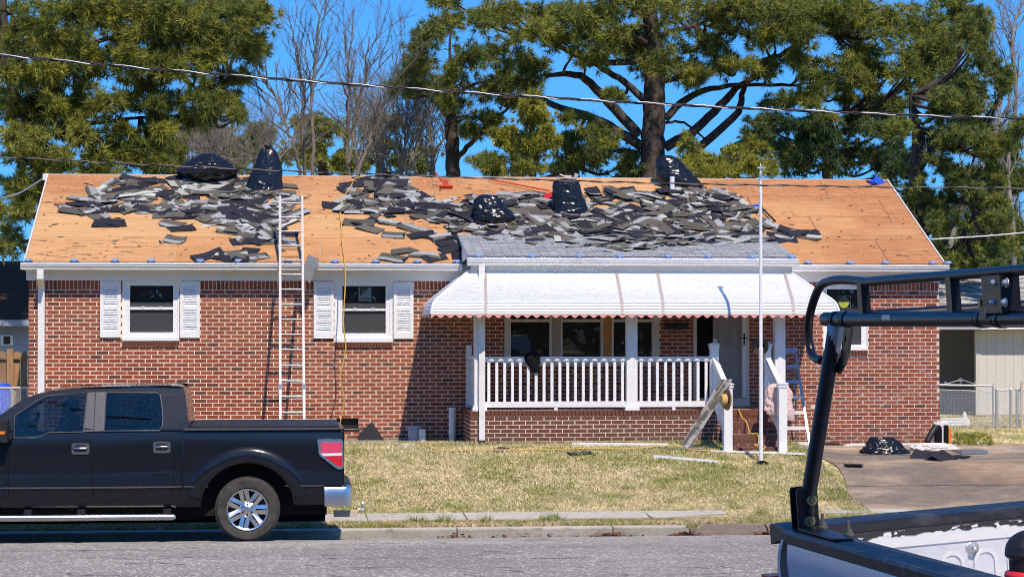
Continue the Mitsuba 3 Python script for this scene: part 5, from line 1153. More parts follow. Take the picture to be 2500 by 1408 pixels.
# side walls of the bed
LEN = 1.95
for r0, r1, sgn in ((-.125, .040, 1), (1.94, 2.105, -1)):
    ri = r1 if sgn > 0 else r0; ro = r0 if sgn > 0 else r1
    put(WT + '__bed_side', loc(M().box(.02, LEN, min(ro, ri) + .005, max(ro, ri) - .006, -.60, -.055)), 'mat_shaded_white_paint')
    m = M(); prof = [(ro - .005 * sgn, -.07), (ro - .006 * sgn, .004), (ro + .02 * sgn, .012), (ri - .01 * sgn, .002), (ri, -.004), (ri + .003 * sgn, -.034)]
    if sgn > 0: pass
    v = [[f, a, b] for f in (-.09, LEN) for a, b in prof]; n = len(prof); j = np.arange(n - 1); qd = np.stack([j, n + j, n + j + 1, j + 1], 1)
    m.add(v, qd if sgn > 0 else qd[:, ::-1]).add(v[:n], [[0, k, k + 1] for k in range(1, n - 1)]); put(WT + '__bed_rail_cap', loc(m), 'mat_cap', 30)
    put(WT + '__bed_lip', loc(M().box(.03, LEN, min(ri - .002 * sgn, ri + .004 * sgn), max(ri - .002 * sgn, ri + .004 * sgn), -.105, -.036)), 'mat_worn_paint')
    put(WT + '__bed_inner_wall', loc(M().box(.03, LEN, min(ri - .02 * sgn, ri - .006 * sgn), max(ri - .02 * sgn, ri - .006 * sgn), -.55, -.06)), 'mat_bed_white')
    for i in range(12):
        f0 = .30 + i * .135; w = .030; g = np.linspace(0, np.pi, 13)
        arch = [(f0 + w + .018, -.50)] + [(f0 + (w + .018) * math.cos(a), -.185 + (w + .014) * math.sin(a)) for a in g] + [(f0 - w - .018, -.50)]
        if i % 3 != 2 or True:
            cs_ = m3.CrossSection([arch], m3.FillRule.NonZero); inn = cs_.offset(-.013, m3.JoinType.Round, 2., 16); ring = cs_ - inn
            mm = m3.Manifold.extrude(ring, .009).to_mesh(); vv = np.array(mm.vert_properties[:, :3]); rr_ = ri - .006 * sgn + vv[:, 2] * sgn
            put(WT + '__bed_pocket', loc(M().add(np.stack([vv[:, 0], rr_, vv[:, 1]], 1), np.array(mm.tri_verts))), 'mat_bed_white', 30)
    td = wat(2375, 1338, 'r', .04)
    put(WT + '__tie_down', loc(M().lathe([(0, .03), (.014, .028), (.018, .0), (.03, -.002)], (td[0], ri - .004, td[2]), 'y', 14)) if sgn > 0 else loc(M().lathe([(0, -.03), (.014, -.028), (.03, 0)], (.665, ri, -.225), 'y', 14)), 'mat_galv', True)
put(WT + '__bed_floor', loc(M().box(.02, LEN, .0, 1.98, -.58, -.55)), 'mat_bed_white'); put(WT + '__bed_front_wall', loc(M().box(LEN, LEN + .05, -.05, 2.03, -.60, -.02)), 'mat_shaded_white_paint')
# the rest of the body, outside the picture
put(WT + '__lower_body', loc(M().box(.0, 5.5, -.04, 2.02, -1.0, -.585)), 'mat_shaded_white_paint')
cabp = [(2.02, -.2), (2.06, .42), (2.2, .52), (3.4, .55), (4.1, .05), (5.35, -.02), (5.5, -.12), (5.5, -.6), (2.02, -.6)]
m = M(); m.prism(cabp, 0.02, 1.96); m.f = [f[:, ::-1] for f in m.f]; put(WT + '__cab', loc(m), 'mat_shaded_white_paint')
m = M(); m.prism([(2.2, .04), (2.24, .42), (3.3, .45), (3.85, .06)], .012, 1.968); m.f = [f[:, ::-1] for f in m.f]; put(WT + '__cab_glass', loc(m), 'mat_black')
for f in (1.0, 4.55):
    for r in (.0, 1.74): k = numbered(WT + '__wheel'); put(k, loc(M().lathe([(.2, 0), (.36, .0), (.385, .03), (.385, .21), (.36, .24), (.2, .24)], (f, r, -.995), 'y', 32)), 'mat_tyre', 40); put(k + '__rim', loc(M().lathe([(0, .01), (.2, .01), (.2, .22), (0, .22)], (f, r, -.995), 'y', 24)), 'mat_chrome', 40)
# ladder rack
RK = numbered(WT + '__rack')
def rt(name, P, rad, n=16, smooth=True, mt='mat_rack'): return put(RK + name, loc(M().tube(P, rad, n)), mt, smooth)
pb, pt = wat(1973, 1215, 'f', -.005), wat(2043, 800, 'f', FR)
rt('__post', [[-.013, pb[1] - .003, .03], [-.005, pb[1], pb[2]], [FR, pt[1], pt[2] + .02]], .0285)
s0 = wat(2032, 858, 'f', FR - .016); rt('__post_sleeve', [[FR - .016, s0[1], s0[2]], [FR - .001, pt[1], pt[2] + .01]], .0296, 16, True, 'mat_alu')
cu = wat(2010, 779, 'f', FR)[2]; ca = wat(2012, 779, 'f', FR)[1]
ce = wat(2500, 777.5, 'f', FR); cs1 = (ce[2] - cu) / (ce[1] - ca)
def cuf(r): return cu + cs1 * (r - ca)
rt('__crossbar', [[FR, ca, cu], [FR, ca + .02, cu], [FR, 2.2, cuf(2.2)]], [.019, .0265, .0265], 20)
for px in (2040, 2066): r = wat(px, 779, 'f', FR)[1]; rt('__collar', [[FR, r, cuf(r)], [FR, r + .035, cuf(r)]], .0305, 20)
for px in (2395, 2440): r = wat(px, 779, 'f', FR)[1]; rt('__collar', [[FR, r, cuf(r)], [FR, r + .04, cuf(r)]], .0295, 20)
uu = wat(2200, 681, 'f', FR)[2]
hoop = [wat(a, b, 'f', FR) for a, b in ((2008, 880), (1988, 872), (1978, 850), (1974, 810), (1977, 770), (1988, 730), (2002, 700), (2022, 687), (2060, 683), (2115, 680))]
hoop = [[FR, h[1], h[2]] for h in hoop]; hoop[-1][2] = uu; hoop = [list(p) for p in smooth_path(hoop, 5)] + [[FR, 2.3, uu]]
rt('__hoop_rail', hoop, .0165, 14)
for px in (2109, 2328):
    r = wat(px, 730, 'f', FR)[1]; put(RK + '__upright', loc(M().box(FR - .016, FR + .016, r - .022, r + .022, cuf(r) + .02, uu)), 'mat_rack')
r0, r1 = wat(2422, 720, 'f', FR)[1], wat(2468, 720, 'f', FR)[1]
put(RK + '__bracket_plate', loc(M().box(FR - .032, FR - .024, r0, r1, cuf(r0) + .018, uu - .01).box(FR - .024, FR + .03, r1 - .012, r1, cuf(r0) + .02, uu - .012)), 'mat_rack')
for a, b in ((2427, 690), (2456, 690), (2424, 738), (2453, 738)):
    p = wat(a, b, 'f', FR - .032); put(RK + '__bolt', loc(M().lathe([(0, -.044), (.009, -.042), (.011, -.032), (.0145, -.032), (.0145, -.028)], (FR, p[1], p[2]), 'x', 12)), 'mat_galv', True)
p = wat(2402, 740, 'f', FR - .02); put(RK + '__clamp', loc(M().box(FR - .03, FR + .02, p[1] - .02, p[1] + .025, cuf(p[1]), p[2] + .02)), 'mat_rack'); put(RK + '__clamp__strap', loc(M().tube([[FR - .030 * math.cos(q) , p[1] + .03 + .012 * math.sin(q), cuf(p[1]) + .034 * math.sin(q) * 1.2 + .02] for q in np.linspace(-1.9, 1.6, 14)], .004, 6)), 'mat_galv', True); put(RK + '__clamp__nut', loc(M().box(FR - .036, FR - .028, p[1] - .008, p[1] + .008, p[2] - .008, p[2] + .012)), 'mat_brass')
# gusset strap with holes beside the post
gp_ = [(2040, 905), (2050, 912), (2063, 890), (2072, 860), (2080, 800), (2063, 800), (2058, 850), (2050, 880)]
P = [wat(a, b, 'f', FR) for a, b in gp_]; cs_ = m3.CrossSection([[(p[1], p[2]) for p in P]], m3.FillRule.NonZero)
if cs_.area() <= 0: cs_ = m3.CrossSection([[(p[1], p[2]) for p in P[::-1]]], m3.FillRule.NonZero)
for a, b in ((2054, 862), (2050, 893), (2068, 826)):
    c = wat(a, b, 'f', FR); hole = m3.CrossSection.circle(.008, 20).scale((1, 2.)).rotate(-15).translate((c[1], c[2])); cs_ = cs_ - hole
mm = m3.Manifold.extrude(cs_, .012).to_mesh(); vv = np.array(mm.vert_properties[:, :3]); put(RK + '__gusset', loc(M().add(np.stack([FR + vv[:, 2] - .006, vv[:, 0], vv[:, 1]], 1), np.array(mm.tri_verts))), 'mat_rack')
# long side rail and front hoop
sr = [atplane(a, b, WO + wr * (ca + .055), wr) - WO for a, b in ((2120, 757), (2500, 733))]; sr = [(p @ wf, p @ wu - .024) for p in sr]; sk = (sr[1][1] - sr[0][1]) / (sr[1][0] - sr[0][0])
rt('__side_rail', [[f, ca + .055, sr[0][1] + sk * (f - sr[0][0])] for f in (FR + .03, 1., 2.3, 3.3)], .024, 16)
rt('__crossbar', [[2.3, ca, cu + .01], [2.3, 2.0, cu + .01]], .0265); rt('__post', [[2.3, .05, .0], [2.3, .3, cu]], .028)
pt2 = put(RK + '__tape', loc(M().box(FR - .0268, FR - .0255, wat(2171, 776, 'f', FR)[1], wat(2191, 776, 'f', FR)[1], cu - .008, cu + .010)), 'mat_galv')
# foot bracket: two upright plates on a flange with bolts
a, b = wat(1947, 1240, 'r', .122), wat(1998, 1240, 'r', .122); zt_, zb2 = wat(1972, 1190, 'r', .122)[2], wat(1972, 1291, 'r', .122)[2]
for rr_ in (.122, .045):
    cs_ = m3.CrossSection([[(a[0] + .012, zb2), (b[0] - .012, zb2), (b[0] - .012, zt_ - .012), (a[0] + .012, zt_ - .012)]]).offset(.012, m3.JoinType.Round, 2., 24)
    if rr_ > .1: 
        c = wat(1967, 1217, 'r', .122); cs_ = cs_ - m3.CrossSection.circle(.010, 20).scale((1.6, .8)).rotate(20).translate((c[0], c[2]))
    mm = m3.Manifold.extrude(cs_, .008).to_mesh(); vv = np.array(mm.vert_properties[:, :3]); put(RK + '__foot_plate', loc(M().add(np.stack([vv[:, 0], rr_ - .008 + vv[:, 2], vv[:, 1]], 1), np.array(mm.tri_verts)[:, ::-1])), 'mat_rack')
for px, py in ((1980, 1220), (1976, 1271)):
    c = wat(px, py, 'r', .122); put(RK + '__bolt', loc(M().lathe([(0, .030), (.010, .030), (.012, .012), (.019, .012), (.019, .004), (.022, .004), (.022, .0)], (c[0], .122, c[2]), 'y', 18)), 'mat_brass', 30)
fl = [wat(x, y, 'u', .006) for x, y in ((1948, 1291), (1996, 1287), (2085, 1313), (2083, 1318), (2035, 1317.5))]
cs_ = m3.CrossSection([[(p[0], p[1]) for p in fl]], m3.FillRule.NonZero)
if cs_.area() < 1e-6: cs_ = m3.CrossSection([[(p[0], p[1]) for p in fl[::-1]]], m3.FillRule.NonZero)
mm = m3.Manifold.extrude(cs_, .007).to_mesh(); vv = np.array(mm.vert_properties[:, :3]); put(RK + '__flange', loc(M().add(np.stack([vv[:, 0], vv[:, 1], vv[:, 2] + .004], 1), np.array(mm.tri_verts)[:, ::-1])), 'mat_rack')
for px, py in ((2010, 1291), (2073, 1309)):
    c = wat(px, py, 'u', .004); put(RK + '__stud', loc(M().lathe([(0, .055), (.0065, .055), (.0065, .022), (.013, .022), (.013, .010), (.018, .008), (.018, 0)], (c[0], c[1], .008), 'z', 14)), 'mat_stud', 30)
# black hooded machine in the bed
yb = WO[1] + 0.; k = blob('hooded_machine', 'black rounded hood standing in the white truck bed at the lower right', 'machine', [(1294, 2500, 2540), (1300, 2484, 2552), (1312, 2468, 2562), (1330, 2458, 2566), (1345, 2456, 2566), (1357, 2454, 2566), (1361, 2463, 2566), (1366, 2465, 2566), (1385, 2466, 2560), (1400, 2468, 2558), (1440, 2462, 2562)], WO[1] - 1.62, 'mat_black', 41, .9, .012)
c = at(2505, 1404, WO[1] - 1.62); L(put('red_collar', M().lathe([(.05, -.02), (.062, -.015), (.066, 0), (.062, .012), (.05, .015)], c, 'z', 20), 'mat_bright_red', True), 'bright red collar at the foot of the black hood in the truck bed', 'collar')
# ------------------------------------------------------------------ trees
def needles(cs, ds, tone, hue, r, k=20, size=.20, wd=.017):
    "bursts of needles at the points cs, pointing about ds"
    n = len(cs); cs = np.repeat(cs, k, 0); d = np.repeat(ds, k, 0) * .75 + r.normal(0, .62, (n * k, 3)); d /= np.linalg.norm(d, axis=1, keepdims=True) + 1e-9
    s = np.cross(d, r.normal(0, 1, (n * k, 3))); s /= np.linalg.norm(s, axis=1, keepdims=True) + 1e-9
    ln = (size * r.uniform(.65, 1.15, n * k))[:, None]; base = cs + d * ln * .12
    tip = cs + d * ln + np.array([0, 0, -.02]) * (ln / .2); w = wd * s
    v = np.stack([base - w, base + w, tip + w * .35], 1).reshape(-1, 3); f = np.arange(n * k * 3).reshape(-1, 3)
    t = np.stack([np.clip(np.repeat(tone, k) + r.normal(0, .10, n * k), 0, 1), np.repeat(hue, k)], 1); return v, f, np.repeat(t, 3, 0)
def P3(px, py, Y): return at(px, py, Y)
def pine(label, Y, trunk, limbs, clusters, seed, dens=1., tone=.5, hue=.3, size=.23, wd=.0115, k=26, group=None, key='pine_tree', depth=1., bark='mat_bark', cat='tree'):
    r = np.random.default_rng(seed); key = thing(key, label, cat, group)
    pxm = FPX / (DIST + Y)                                             # photo pixels to the metre there
    bones = []
    def bone(pts, name, dyy=0.):
        pts = [tuple(p) for p in pts]; n = len(pts)
        c = np.array([at(p[0], p[1], Y + dyy * i / max(1, n - 1)) for i, p in enumerate(pts)]); rad = np.array([p[2] for p in pts]) * (1. if name == '__trunk' else .78)
        cc = smooth_path(np.c_[c, rad], 5); cc[1:-1, :3] += r.normal(0, .012, (len(cc) - 2, 3))
        put(key + name, M().tube(cc[:, :3], np.maximum(cc[:, 3], .008), 9), bark, True); bones.append(cc)
    if trunk: bone(trunk, '__trunk')
    for l in limbs: bone(l, '__limb', r.uniform(-1.5, 1.5))
    B = np.vstack([b[:, :3] for b in bones]) if bones else None
    tw = M(); C_, D_, T_, H_ = [], [], [], []
    sub = []
    for (px, py, rx, ry) in clusters:
        for _ in range(5): a_, q_ = r.uniform(0, 6.28), r.uniform(.2, .95); sub.append((px + rx * q_ * math.cos(a_), py + ry * q_ * math.sin(a_), rx * r.uniform(.35, .62), ry * r.uniform(.38, .68)))
    for (px, py, rx, ry) in sub:
        cY = Y + r.uniform(-2.6, 1.2) * depth; c = at(px, py, cY); m = FPX / (DIST + cY); a, b = rx / m, ry / m; dp = .5 * (a + b) * depth
        n = int(dens * 430 * (a * b + .02) / (size / .22) ** 2) + 6
        q = r.normal(0, 1, (n, 3)); q *= .56
        q *= 1 + .45 * (meshkit.noise(q * 2.3 + c, seed) - .5)[:, None] * 2
        p = c + q * [a, dp, b]
        gap = meshkit.fbm(p * 1.5, 2, seed); p, q = p[gap > .42], q[gap > .42]
        if not len(p): continue
        d = q * [.8, .8, .8] + [0, 0, .55]; d /= np.linalg.norm(d, axis=1, keepdims=True)
        C_.append(p); D_.append(d); tt = tone + r.normal(0, .13); T_.append(tt + r.normal(0, .20, len(p))); H_.append(np.clip(hue + r.normal(0, .08) + r.normal(0, .08, len(p)), 0, 1))
        root = c
        if B is not None:
            j = np.argmin(np.linalg.norm((B - c) * [1, .5, 1.2], axis=1)); s = B[j]
            if np.linalg.norm(s - c) < 2.4 and r.random() < .4:
                mid = (s + c) / 2 + [0, 0, -.12 * np.linalg.norm(s - c)] + r.normal(0, .08, 3); pa = smooth_path([s, mid, c], 5); tw.tube(pa, np.linspace(.05, .02, len(pa)), 6)
        for j in r.choice(len(p), max(1, len(p) // 7), replace=False):
            e = p[j] - d[j] * .05; mid = (root + e) / 2 + r.normal(0, .05, 3) + [0, 0, -.05]; tw.tube([root + (mid - root) * .15, mid, e], [.014, .010, .006], 4, cap=False)
    v, f, t = needles(np.vstack(C_), np.vstack(D_), np.concatenate(T_), np.concatenate(H_), r, k, size, wd)
    L(put(key + '__crown', M().add(v, f, t), 'mat_needle', tone=True), kind='stuff')
    if tw.n: L(put(key + '__twigs', tw, bark, True), kind='stuff')
    return key
pine('tall pine filling the upper left of the view behind the house', 12., [(120, 660, .17), (100, 430, .16), (74, 300, .14), (44, 262, .13), (14, 147, .11), (5, -60, .09)],
     [[(44, 262, .10), (120, 200, .08), (201, 48, .05)], [(60, 290, .10), (160, 250, .07), (259, 130, .06), (351, 157, .05), (450, 190, .03)], [(14, 100, .1), (150, 40, .08), (385, 7, .05)], [(74, 300, .09), (220, 300, .06), (370, 285, .04), (520, 280, .02)],
      [(112, 430, .09), (250, 380, .06), (400, 350, .03)], [(14, 147, .1), (200, 110, .07), (402, 61, .05), (560, 40, .03)], [(351, 157, .04), (470, 140, .03), (600, 120, .02)]],
     [(60, 40, 90, 60), (180, 30, 90, 50), (300, 25, 90, 45), (420, 30, 80, 50), (530, 20, 70, 45), (600, 40, 50, 40), (80, 130, 80, 45), (150, 90, 60, 40), (330, 95, 70, 40), (420, 100, 70, 40), (500, 95, 60, 40), (580, 105, 50, 35), (630, 120, 22, 25),
      (60, 200, 60, 40), (140, 190, 70, 45), (250, 180, 50, 35), (330, 190, 60, 30), (420, 170, 50, 25), (510, 180, 60, 30), (580, 190, 40, 25), (620, 30, 30, 25), (100, 250, 60, 40), (190, 260, 80, 45), (290, 250, 60, 35), (380, 240, 60, 35), (470, 235, 50, 25), (550, 240, 50, 25), (580, 270, 25, 20),
      (40, 320, 50, 40), (120, 330, 70, 40), (220, 330, 80, 40), (320, 320, 60, 35), (400, 300, 50, 30), (480, 295, 60, 25), (60, 390, 70, 35), (160, 395, 80, 35), (270, 390, 80, 30), (350, 385, 60, 30), (400, 410, 40, 20), (30, 450, 45, 35), (60, 500, 35, 30), (25, 530, 35, 35), (30, 590, 45, 30), (60, 450, 50, 25), (240, 60, 80, 40), (370, 60, 80, 40), (480, 60, 70, 40), (200, 140, 60, 35), (280, 135, 60, 35), (400, 135, 70, 30), (500, 140, 60, 30), (20, 150, 40, 50), (20, 250, 40, 50), (150, 290, 60, 35), (340, 350, 70, 30), (250, 420, 80, 18), (420, 380, 40, 30), (330, 10, 300, 25)], 101, .95, .58, .26)
pine('largest pine, its thick dark trunk and spreading limbs right of centre behind the house', 18., [(1596, 470, .34), (1593, 400, .32), (1594, 330, .30), (1599, 240, .28), (1598, 140, .25), (1588, 40, .20), (1580, -60, .16)],
     [[(1567, 358, .17), (1468, 297, .15), (1383, 269, .12), (1297, 239, .09), (1229, 239, .05)], [(1560, 332, .18), (1468, 232, .15), (1406, 181, .11), (1331, 187, .06)], [(1575, 245, .13), (1522, 198, .11), (1461, 160, .09), (1400, 115, .06)],
      [(1570, 374, .08), (1500, 367, .06), (1440, 380, .03)], [(1585, 150, .12), (1450, 150, .10), (1362, 112, .08), (1314, 82, .05)], [(1625, 360, .17), (1701, 314, .15), (1769, 245, .13), (1814, 205, .10), (1861, 184, .06)],
      [(1640, 420, .15), (1718, 351, .14), (1800, 273, .12), (1814, 218, .09), (1850, 170, .05)], [(1625, 290, .13), (1694, 232, .11), (1803, 208, .07), (1930, 208, .05), (2004, 201, .03)], [(1610, 200, .1), (1760, 170, .09), (1902, 136, .08), (1957, 99, .06), (2025, 68, .04)],
      [(1760, 370, .1), (1827, 344, .10), (1906, 317, .09), (1991, 283, .07), (2076, 270, .04)], [(1600, 120, .12), (1500, 60, .07), (1400, 30, .05)], [(1595, 90, .1), (1700, 60, .07), (1800, 20, .05)], [(1620, 300, .05), (1670, 300, .04), (1730, 345, .03)], [(1930, 208, .04), (1970, 170, .035), (2000, 200, .02)]],
     [(1150, 40, 80, 40), (1260, 35, 80, 40), (1380, 50, 95, 45), (1500, 35, 85, 45), (1620, 40, 80, 40), (1480, 120, 80, 40), (1350, 110, 55, 28), (1570, 140, 55, 38), (1640, 130, 50, 40), (1720, 55, 75, 45), (1690, 150, 45, 25), (1740, 115, 40, 25), (1810, 35, 75, 35), (1870, 85, 55, 35), (1800, 150, 55, 26),
      (1960, 50, 75, 45), (1950, 150, 35, 22), (2080, 130, 65, 45), (2040, 165, 55, 26), (2130, 190, 65, 36), (2200, 150, 65, 50), (2060, 240, 36, 20), (2160, 260, 55, 18), (2280, 180, 45, 55), (2100, 40, 75, 45), (2220, 60, 75, 50), (2320, 100, 45, 55), (2330, 25, 60, 35), (1410, 135, 36, 20), (1700, 190, 42, 18), (1850, 165, 45, 25),
      (1500, 235, 22, 12), (1410, 290, 32, 12), (1445, 318, 34, 12), (1490, 340, 40, 14), (1990, 240, 40, 20), (2000, 290, 50, 18), (1900, 250, 40, 20), (1880, 300, 40, 16), (1100, 10, 50, 20), (1560, 90, 80, 40), (1430, 80, 80, 35), (1310, 80, 60, 30), (1760, 90, 70, 35), (1900, 40, 80, 40), (2020, 90, 70, 40), (2150, 110, 70, 40), (2010, 30, 80, 40), (2270, 120, 60, 50), (1980, 200, 60, 25), (2090, 200, 60, 25), (2240, 220, 50, 30), (1600, 15, 500, 25), (1620, 170, 45, 20), (2130, 240, 50, 20)], 102, 1.0, .58, .30)
pine('slimmer pine left of the largest one, its trunk showing above the red scraper', 22., [(1106, 440, .20), (1104, 360, .19), (1102, 300, .17), (1098, 250, .14), (1100, 150, .1)],
     [[(1110, 395, .10), (1140, 360, .09), (1195, 307, .08), (1246, 256, .04)], [(1103, 300, .09), (1075, 265, .07), (1050, 232, .04)], [(1100, 290, .06), (1140, 283, .04)], [(1099, 240, .08), (1150, 210, .06), (1220, 190, .03)]],
     [(1020, 115, 48, 32), (1080, 75, 48, 36), (1010, 170, 55, 36), (1110, 140, 65, 45), (1180, 165, 60, 45), (1090, 205, 62, 30), (1240, 130, 46, 40), (1260, 200, 46, 28), (1005, 212, 45, 22), (1110, 252, 38, 16), (1180, 288, 34, 16), (1150, 315, 26, 20), (1262, 250, 36, 12), (1200, 225, 50, 20), (1290, 170, 40, 30)], 103, 1.0, .50, .38)
pine('young bright green cone shaped pine in front of the larger pines', 15., [(1300, 470, .10), (1300, 330, .08), (1300, 235, .03)], [], [(1300, 245, 16, 18), (1296, 275, 30, 24), (1292, 305, 45, 26), (1300, 340, 50, 28), (1285, 375, 58, 28), (1235, 335, 30, 20), (1340, 330, 26, 28), (1270, 405, 60, 20)], 104, 1.5, .72, .12, .15, .013)
def low(label, Y, cl, seed, tone, hue, size=.2, tr=None): return pine(label, Y, tr, [], cl, seed, 1.25, tone, hue, size, key='pine_tree')
low('low dark pine crown behind the ridge between the young pine and the largest trunk', 20., [(1400, 355, 50, 32), (1440, 395, 65, 28), (1380, 412, 80, 20), (1520, 395, 34, 26), (1190, 400, 55, 22), (1250, 418, 50, 12), (1460, 360, 40, 26), (1530, 425, 40, 14)], 105, .42, .5, .2, [(1410, 460, .12), (1400, 400, .10), (1395, 350, .05)])
low('low yellowish pine crown at the ridge right of the largest trunk', 15., [(1690, 378, 46, 30), (1760, 392, 55, 28), (1830, 388, 55, 30), (1700, 415, 55, 18), (1780, 424, 50, 13), (1860, 418, 40, 18), (1650, 420, 30, 14)], 106, .74, .10, .22, [(1760, 470, .1), (1765, 400, .07), (1770, 380, .04)])
low('bushy blue green pine crown behind the ridge left of the blue cloth', 18., [(1900, 350, 70, 40), (2000, 355, 80, 42), (2080, 385, 70, 36), (1960, 405, 80, 24), (2150, 350, 55, 45), (2180, 400, 55, 36), (1860, 300, 40, 20), (2070, 320, 50, 30), (1950, 300, 60, 25), (2120, 300, 50, 30)], 107, .46, .72, .17, [(2020, 470, .15), (2020, 400, .12), (2015, 340, .08)])
pine('pine with a bare lower trunk standing right of the house', 12., [(2250, 700, .19), (2246, 560, .18), (2238, 430, .16), (2240, 341, .13), (2230, 285, .10), (2226, 235, .05)],
     [[(2236, 430, .09), (2274, 368, .08), (2332, 355, .05)], [(2250, 575, .10), (2295, 523, .09), (2346, 497, .07), (2359, 446, .05), (2380, 380, .03)], [(2248, 600, .07), (2300, 615, .06), (2360, 590, .03)], [(2300, 640, .08), (2340, 590, .07), (2385, 520, .04)]],
     [(2300, 250, 55, 40), (2380, 290, 55, 40), (2330, 330, 50, 32), (2400, 370, 55, 26), (2270, 410, 55, 24), (2200, 450, 50, 24), (2250, 480, 50, 32), (2350, 470, 50, 40), (2420, 510, 50, 40), (2380, 560, 50, 32), (2300, 600, 42, 24), (2440, 440, 34, 32), (2340, 640, 45, 18), (2430, 610, 45, 24), (2390, 60, 34, 50), (2415, 140, 34, 45), (2460, 200, 24, 30), (2290, 560, 22, 16), (2480, 320, 30, 40), (2360, 200, 30, 40), (2220, 520, 35, 20), (2400, 650, 40, 16), (2350, 250, 60, 40), (2300, 350, 50, 30), (2420, 330, 50, 40), (2380, 430, 60, 30), (2300, 530, 45, 25), (2360, 110, 40, 60), (2440, 560, 40, 40), (2180, 320, 45, 25)], 108, .95, .52, .46, .17)
far = [(470, 330, 55, 34), (540, 350, 55, 40), (620, 320, 50, 34), (650, 390, 55, 26), (580, 400, 55, 26), (480, 400, 50, 26), (430, 370, 40, 26)]
pine('hazy distant pine crowns low behind the left heap of shingles', 42., [(560, 450, .2), (558, 380, .16), (560, 330, .1)], [], far, 109, .8, .55, .35, .26, .026)
pine('distant round pine crown seen through the bare saplings', 42., [(790, 450, .2), (788, 380, .16), (785, 310, .1)], [], [(760, 308, 38, 24), (800, 345, 55, 34), (750, 388, 48, 26), (830, 390, 45, 26), (720, 360, 30, 26)], 110, .8, .58, .25, .26, .026)
pine('distant pine crown behind the grey thicket', 42., [(930, 450, .2), (928, 380, .16), (930, 330, .1)], [], [(900, 330, 45, 34), (870, 390, 55, 26), (960, 370, 45, 34), (1000, 400, 45, 26), (950, 300, 30, 20), (1040, 380, 40, 30)], 111, .7, .5, .35, .26, .026)
pine('dark pine crown low at the right edge of the view', 24., [(2440, 800, .2), (2440, 600, .16)], [], [(2330, 560, 50, 40), (2450, 560, 50, 50), (2400, 620, 60, 40), (2480, 640, 40, 40), (2330, 640, 60, 30), (2300, 500, 40, 40), (2440, 480, 50, 50), (2360, 420, 60, 40), (2480, 420, 40, 60)], 112, .9, .40, .5, .22, .02)
# bare trees
def bare(label, stems, Y, seed, lvl=4, spread=.42, up=.35, bark='mat_twig', r0=.045, key='bare_tree', group=None, ratio=.70, kids=3):
    r = np.random.default_rng(seed); key = thing(key, label, 'tree', group); tw = M()
    def grow(p, d, ln, rad, l):
        q = [p]; dd = d.copy()
        for _ in range(3): dd = dd + r.normal(0, .10, 3) + [0, 0, up * .12]; dd /= np.linalg.norm(dd); q.append(q[-1] + dd * ln / 3)
        tw.tube(q, np.linspace(rad, rad * .6, 4), 4 if l < 3 else 5, cap=False)
        if l <= 0: return
        for i in range(kids):
            t = r.uniform(.35, 1.); b = q[0] + (q[-1] - q[0]) * t; e = dd + r.normal(0, spread, 3) * [1, .9, .6] + [0, 0, up * .3]; e /= np.linalg.norm(e)
            grow(b, e, ln * ratio * r.uniform(.75, 1.15), rad * .58, l - 1)
    for st in stems:
        c = np.array([at(p[0], p[1], Y + r.uniform(-.3, .3)) for p in st]); cc = smooth_path(c, 6); cc[1:] += r.normal(0, .02, (len(cc) - 1, 3)); rad = np.linspace(r0, r0 * .30, len(cc))
        put(key + '__stem', M().tube(cc, rad, 7), bark, True)
        n = len(cc)
        for j in range(n // 4, n, 1):
            if r.random() < .75:
                d = cc[min(j + 1, n - 1)] - cc[j - 1]; d /= np.linalg.norm(d); d = d + r.normal(0, .5, 3) * [1, .8, .4] + [0, 0, .25]; d /= np.linalg.norm(d); grow(cc[j], d, r.uniform(.6, 1.25), rad[j] * .55, lvl - 2)
    L(put(key + '__twigs', tw, bark, True), kind='stuff'); return key
bare('bare sapling whose stem bows left, behind the tall ladder', [[(735, 440), (722, 370), (700, 310), (672, 240), (645, 200), (625, 185)]], 14., 201)
bare('bare sapling with a straight stem rising highest against the blue sky', [[(762, 440), (764, 330), (762, 240), (768, 150), (776, 60), (772, 10)]], 14.5, 202)
bare('bare sapling with twin stems in the middle of the gap of sky', [[(848, 440), (850, 330), (846, 240), (852, 150), (862, 60)], [(850, 400), (872, 290), (890, 190), (905, 90)]], 15., 203)
bare('bare sapling leaning right towards the slimmer pine', [[(870, 440), (900, 350), (925, 280), (950, 210), (985, 130)]], 14., 204)
bare('bare sapling between the bowed and the straight one', [[(745, 440), (738, 330), (742, 230), (722, 130), (712, 60)]], 15.5, 205)
for i, (x0, x1, lab) in enumerate(((880, 985, 'left half of the grey leafless thicket behind the middle heap'), (975, 1090, 'right half of the grey leafless thicket behind the red scraper'), (430, 545, 'grey leafless bush behind the fat bin bag'), (545, 690, 'grey leafless bush behind the upright bin bag'))):
    r = np.random.default_rng(300 + i); top = 270 if i < 2 else 330
    bare(lab, [[(a := r.uniform(x0, x1), 445), (a + r.uniform(-15, 15), 390), (a + r.uniform(-40, 40), r.uniform(top + 30, top + 70)), (a + r.uniform(-60, 60), r.uniform(top - 10, top + 30))] for _ in range(11 if i < 2 else 7)], 22. if i < 2 else 26., 210 + i, 4, .5, .3, 'mat_grey_bark', .035, 'leafless_bush')
bare('bare tree at the right edge of the view beyond the pine', [[(2475, 760), (2470, 560), (2462, 400), (2480, 240), (2470, 100), (2490, 20)], [(2470, 520), (2430, 380), (2440, 250), (2420, 150)], [(2300, 700), (2330, 560), (2390, 430), (2450, 300)]], 20., 220, 5, .5, .3, 'mat_grey_bark', .09)
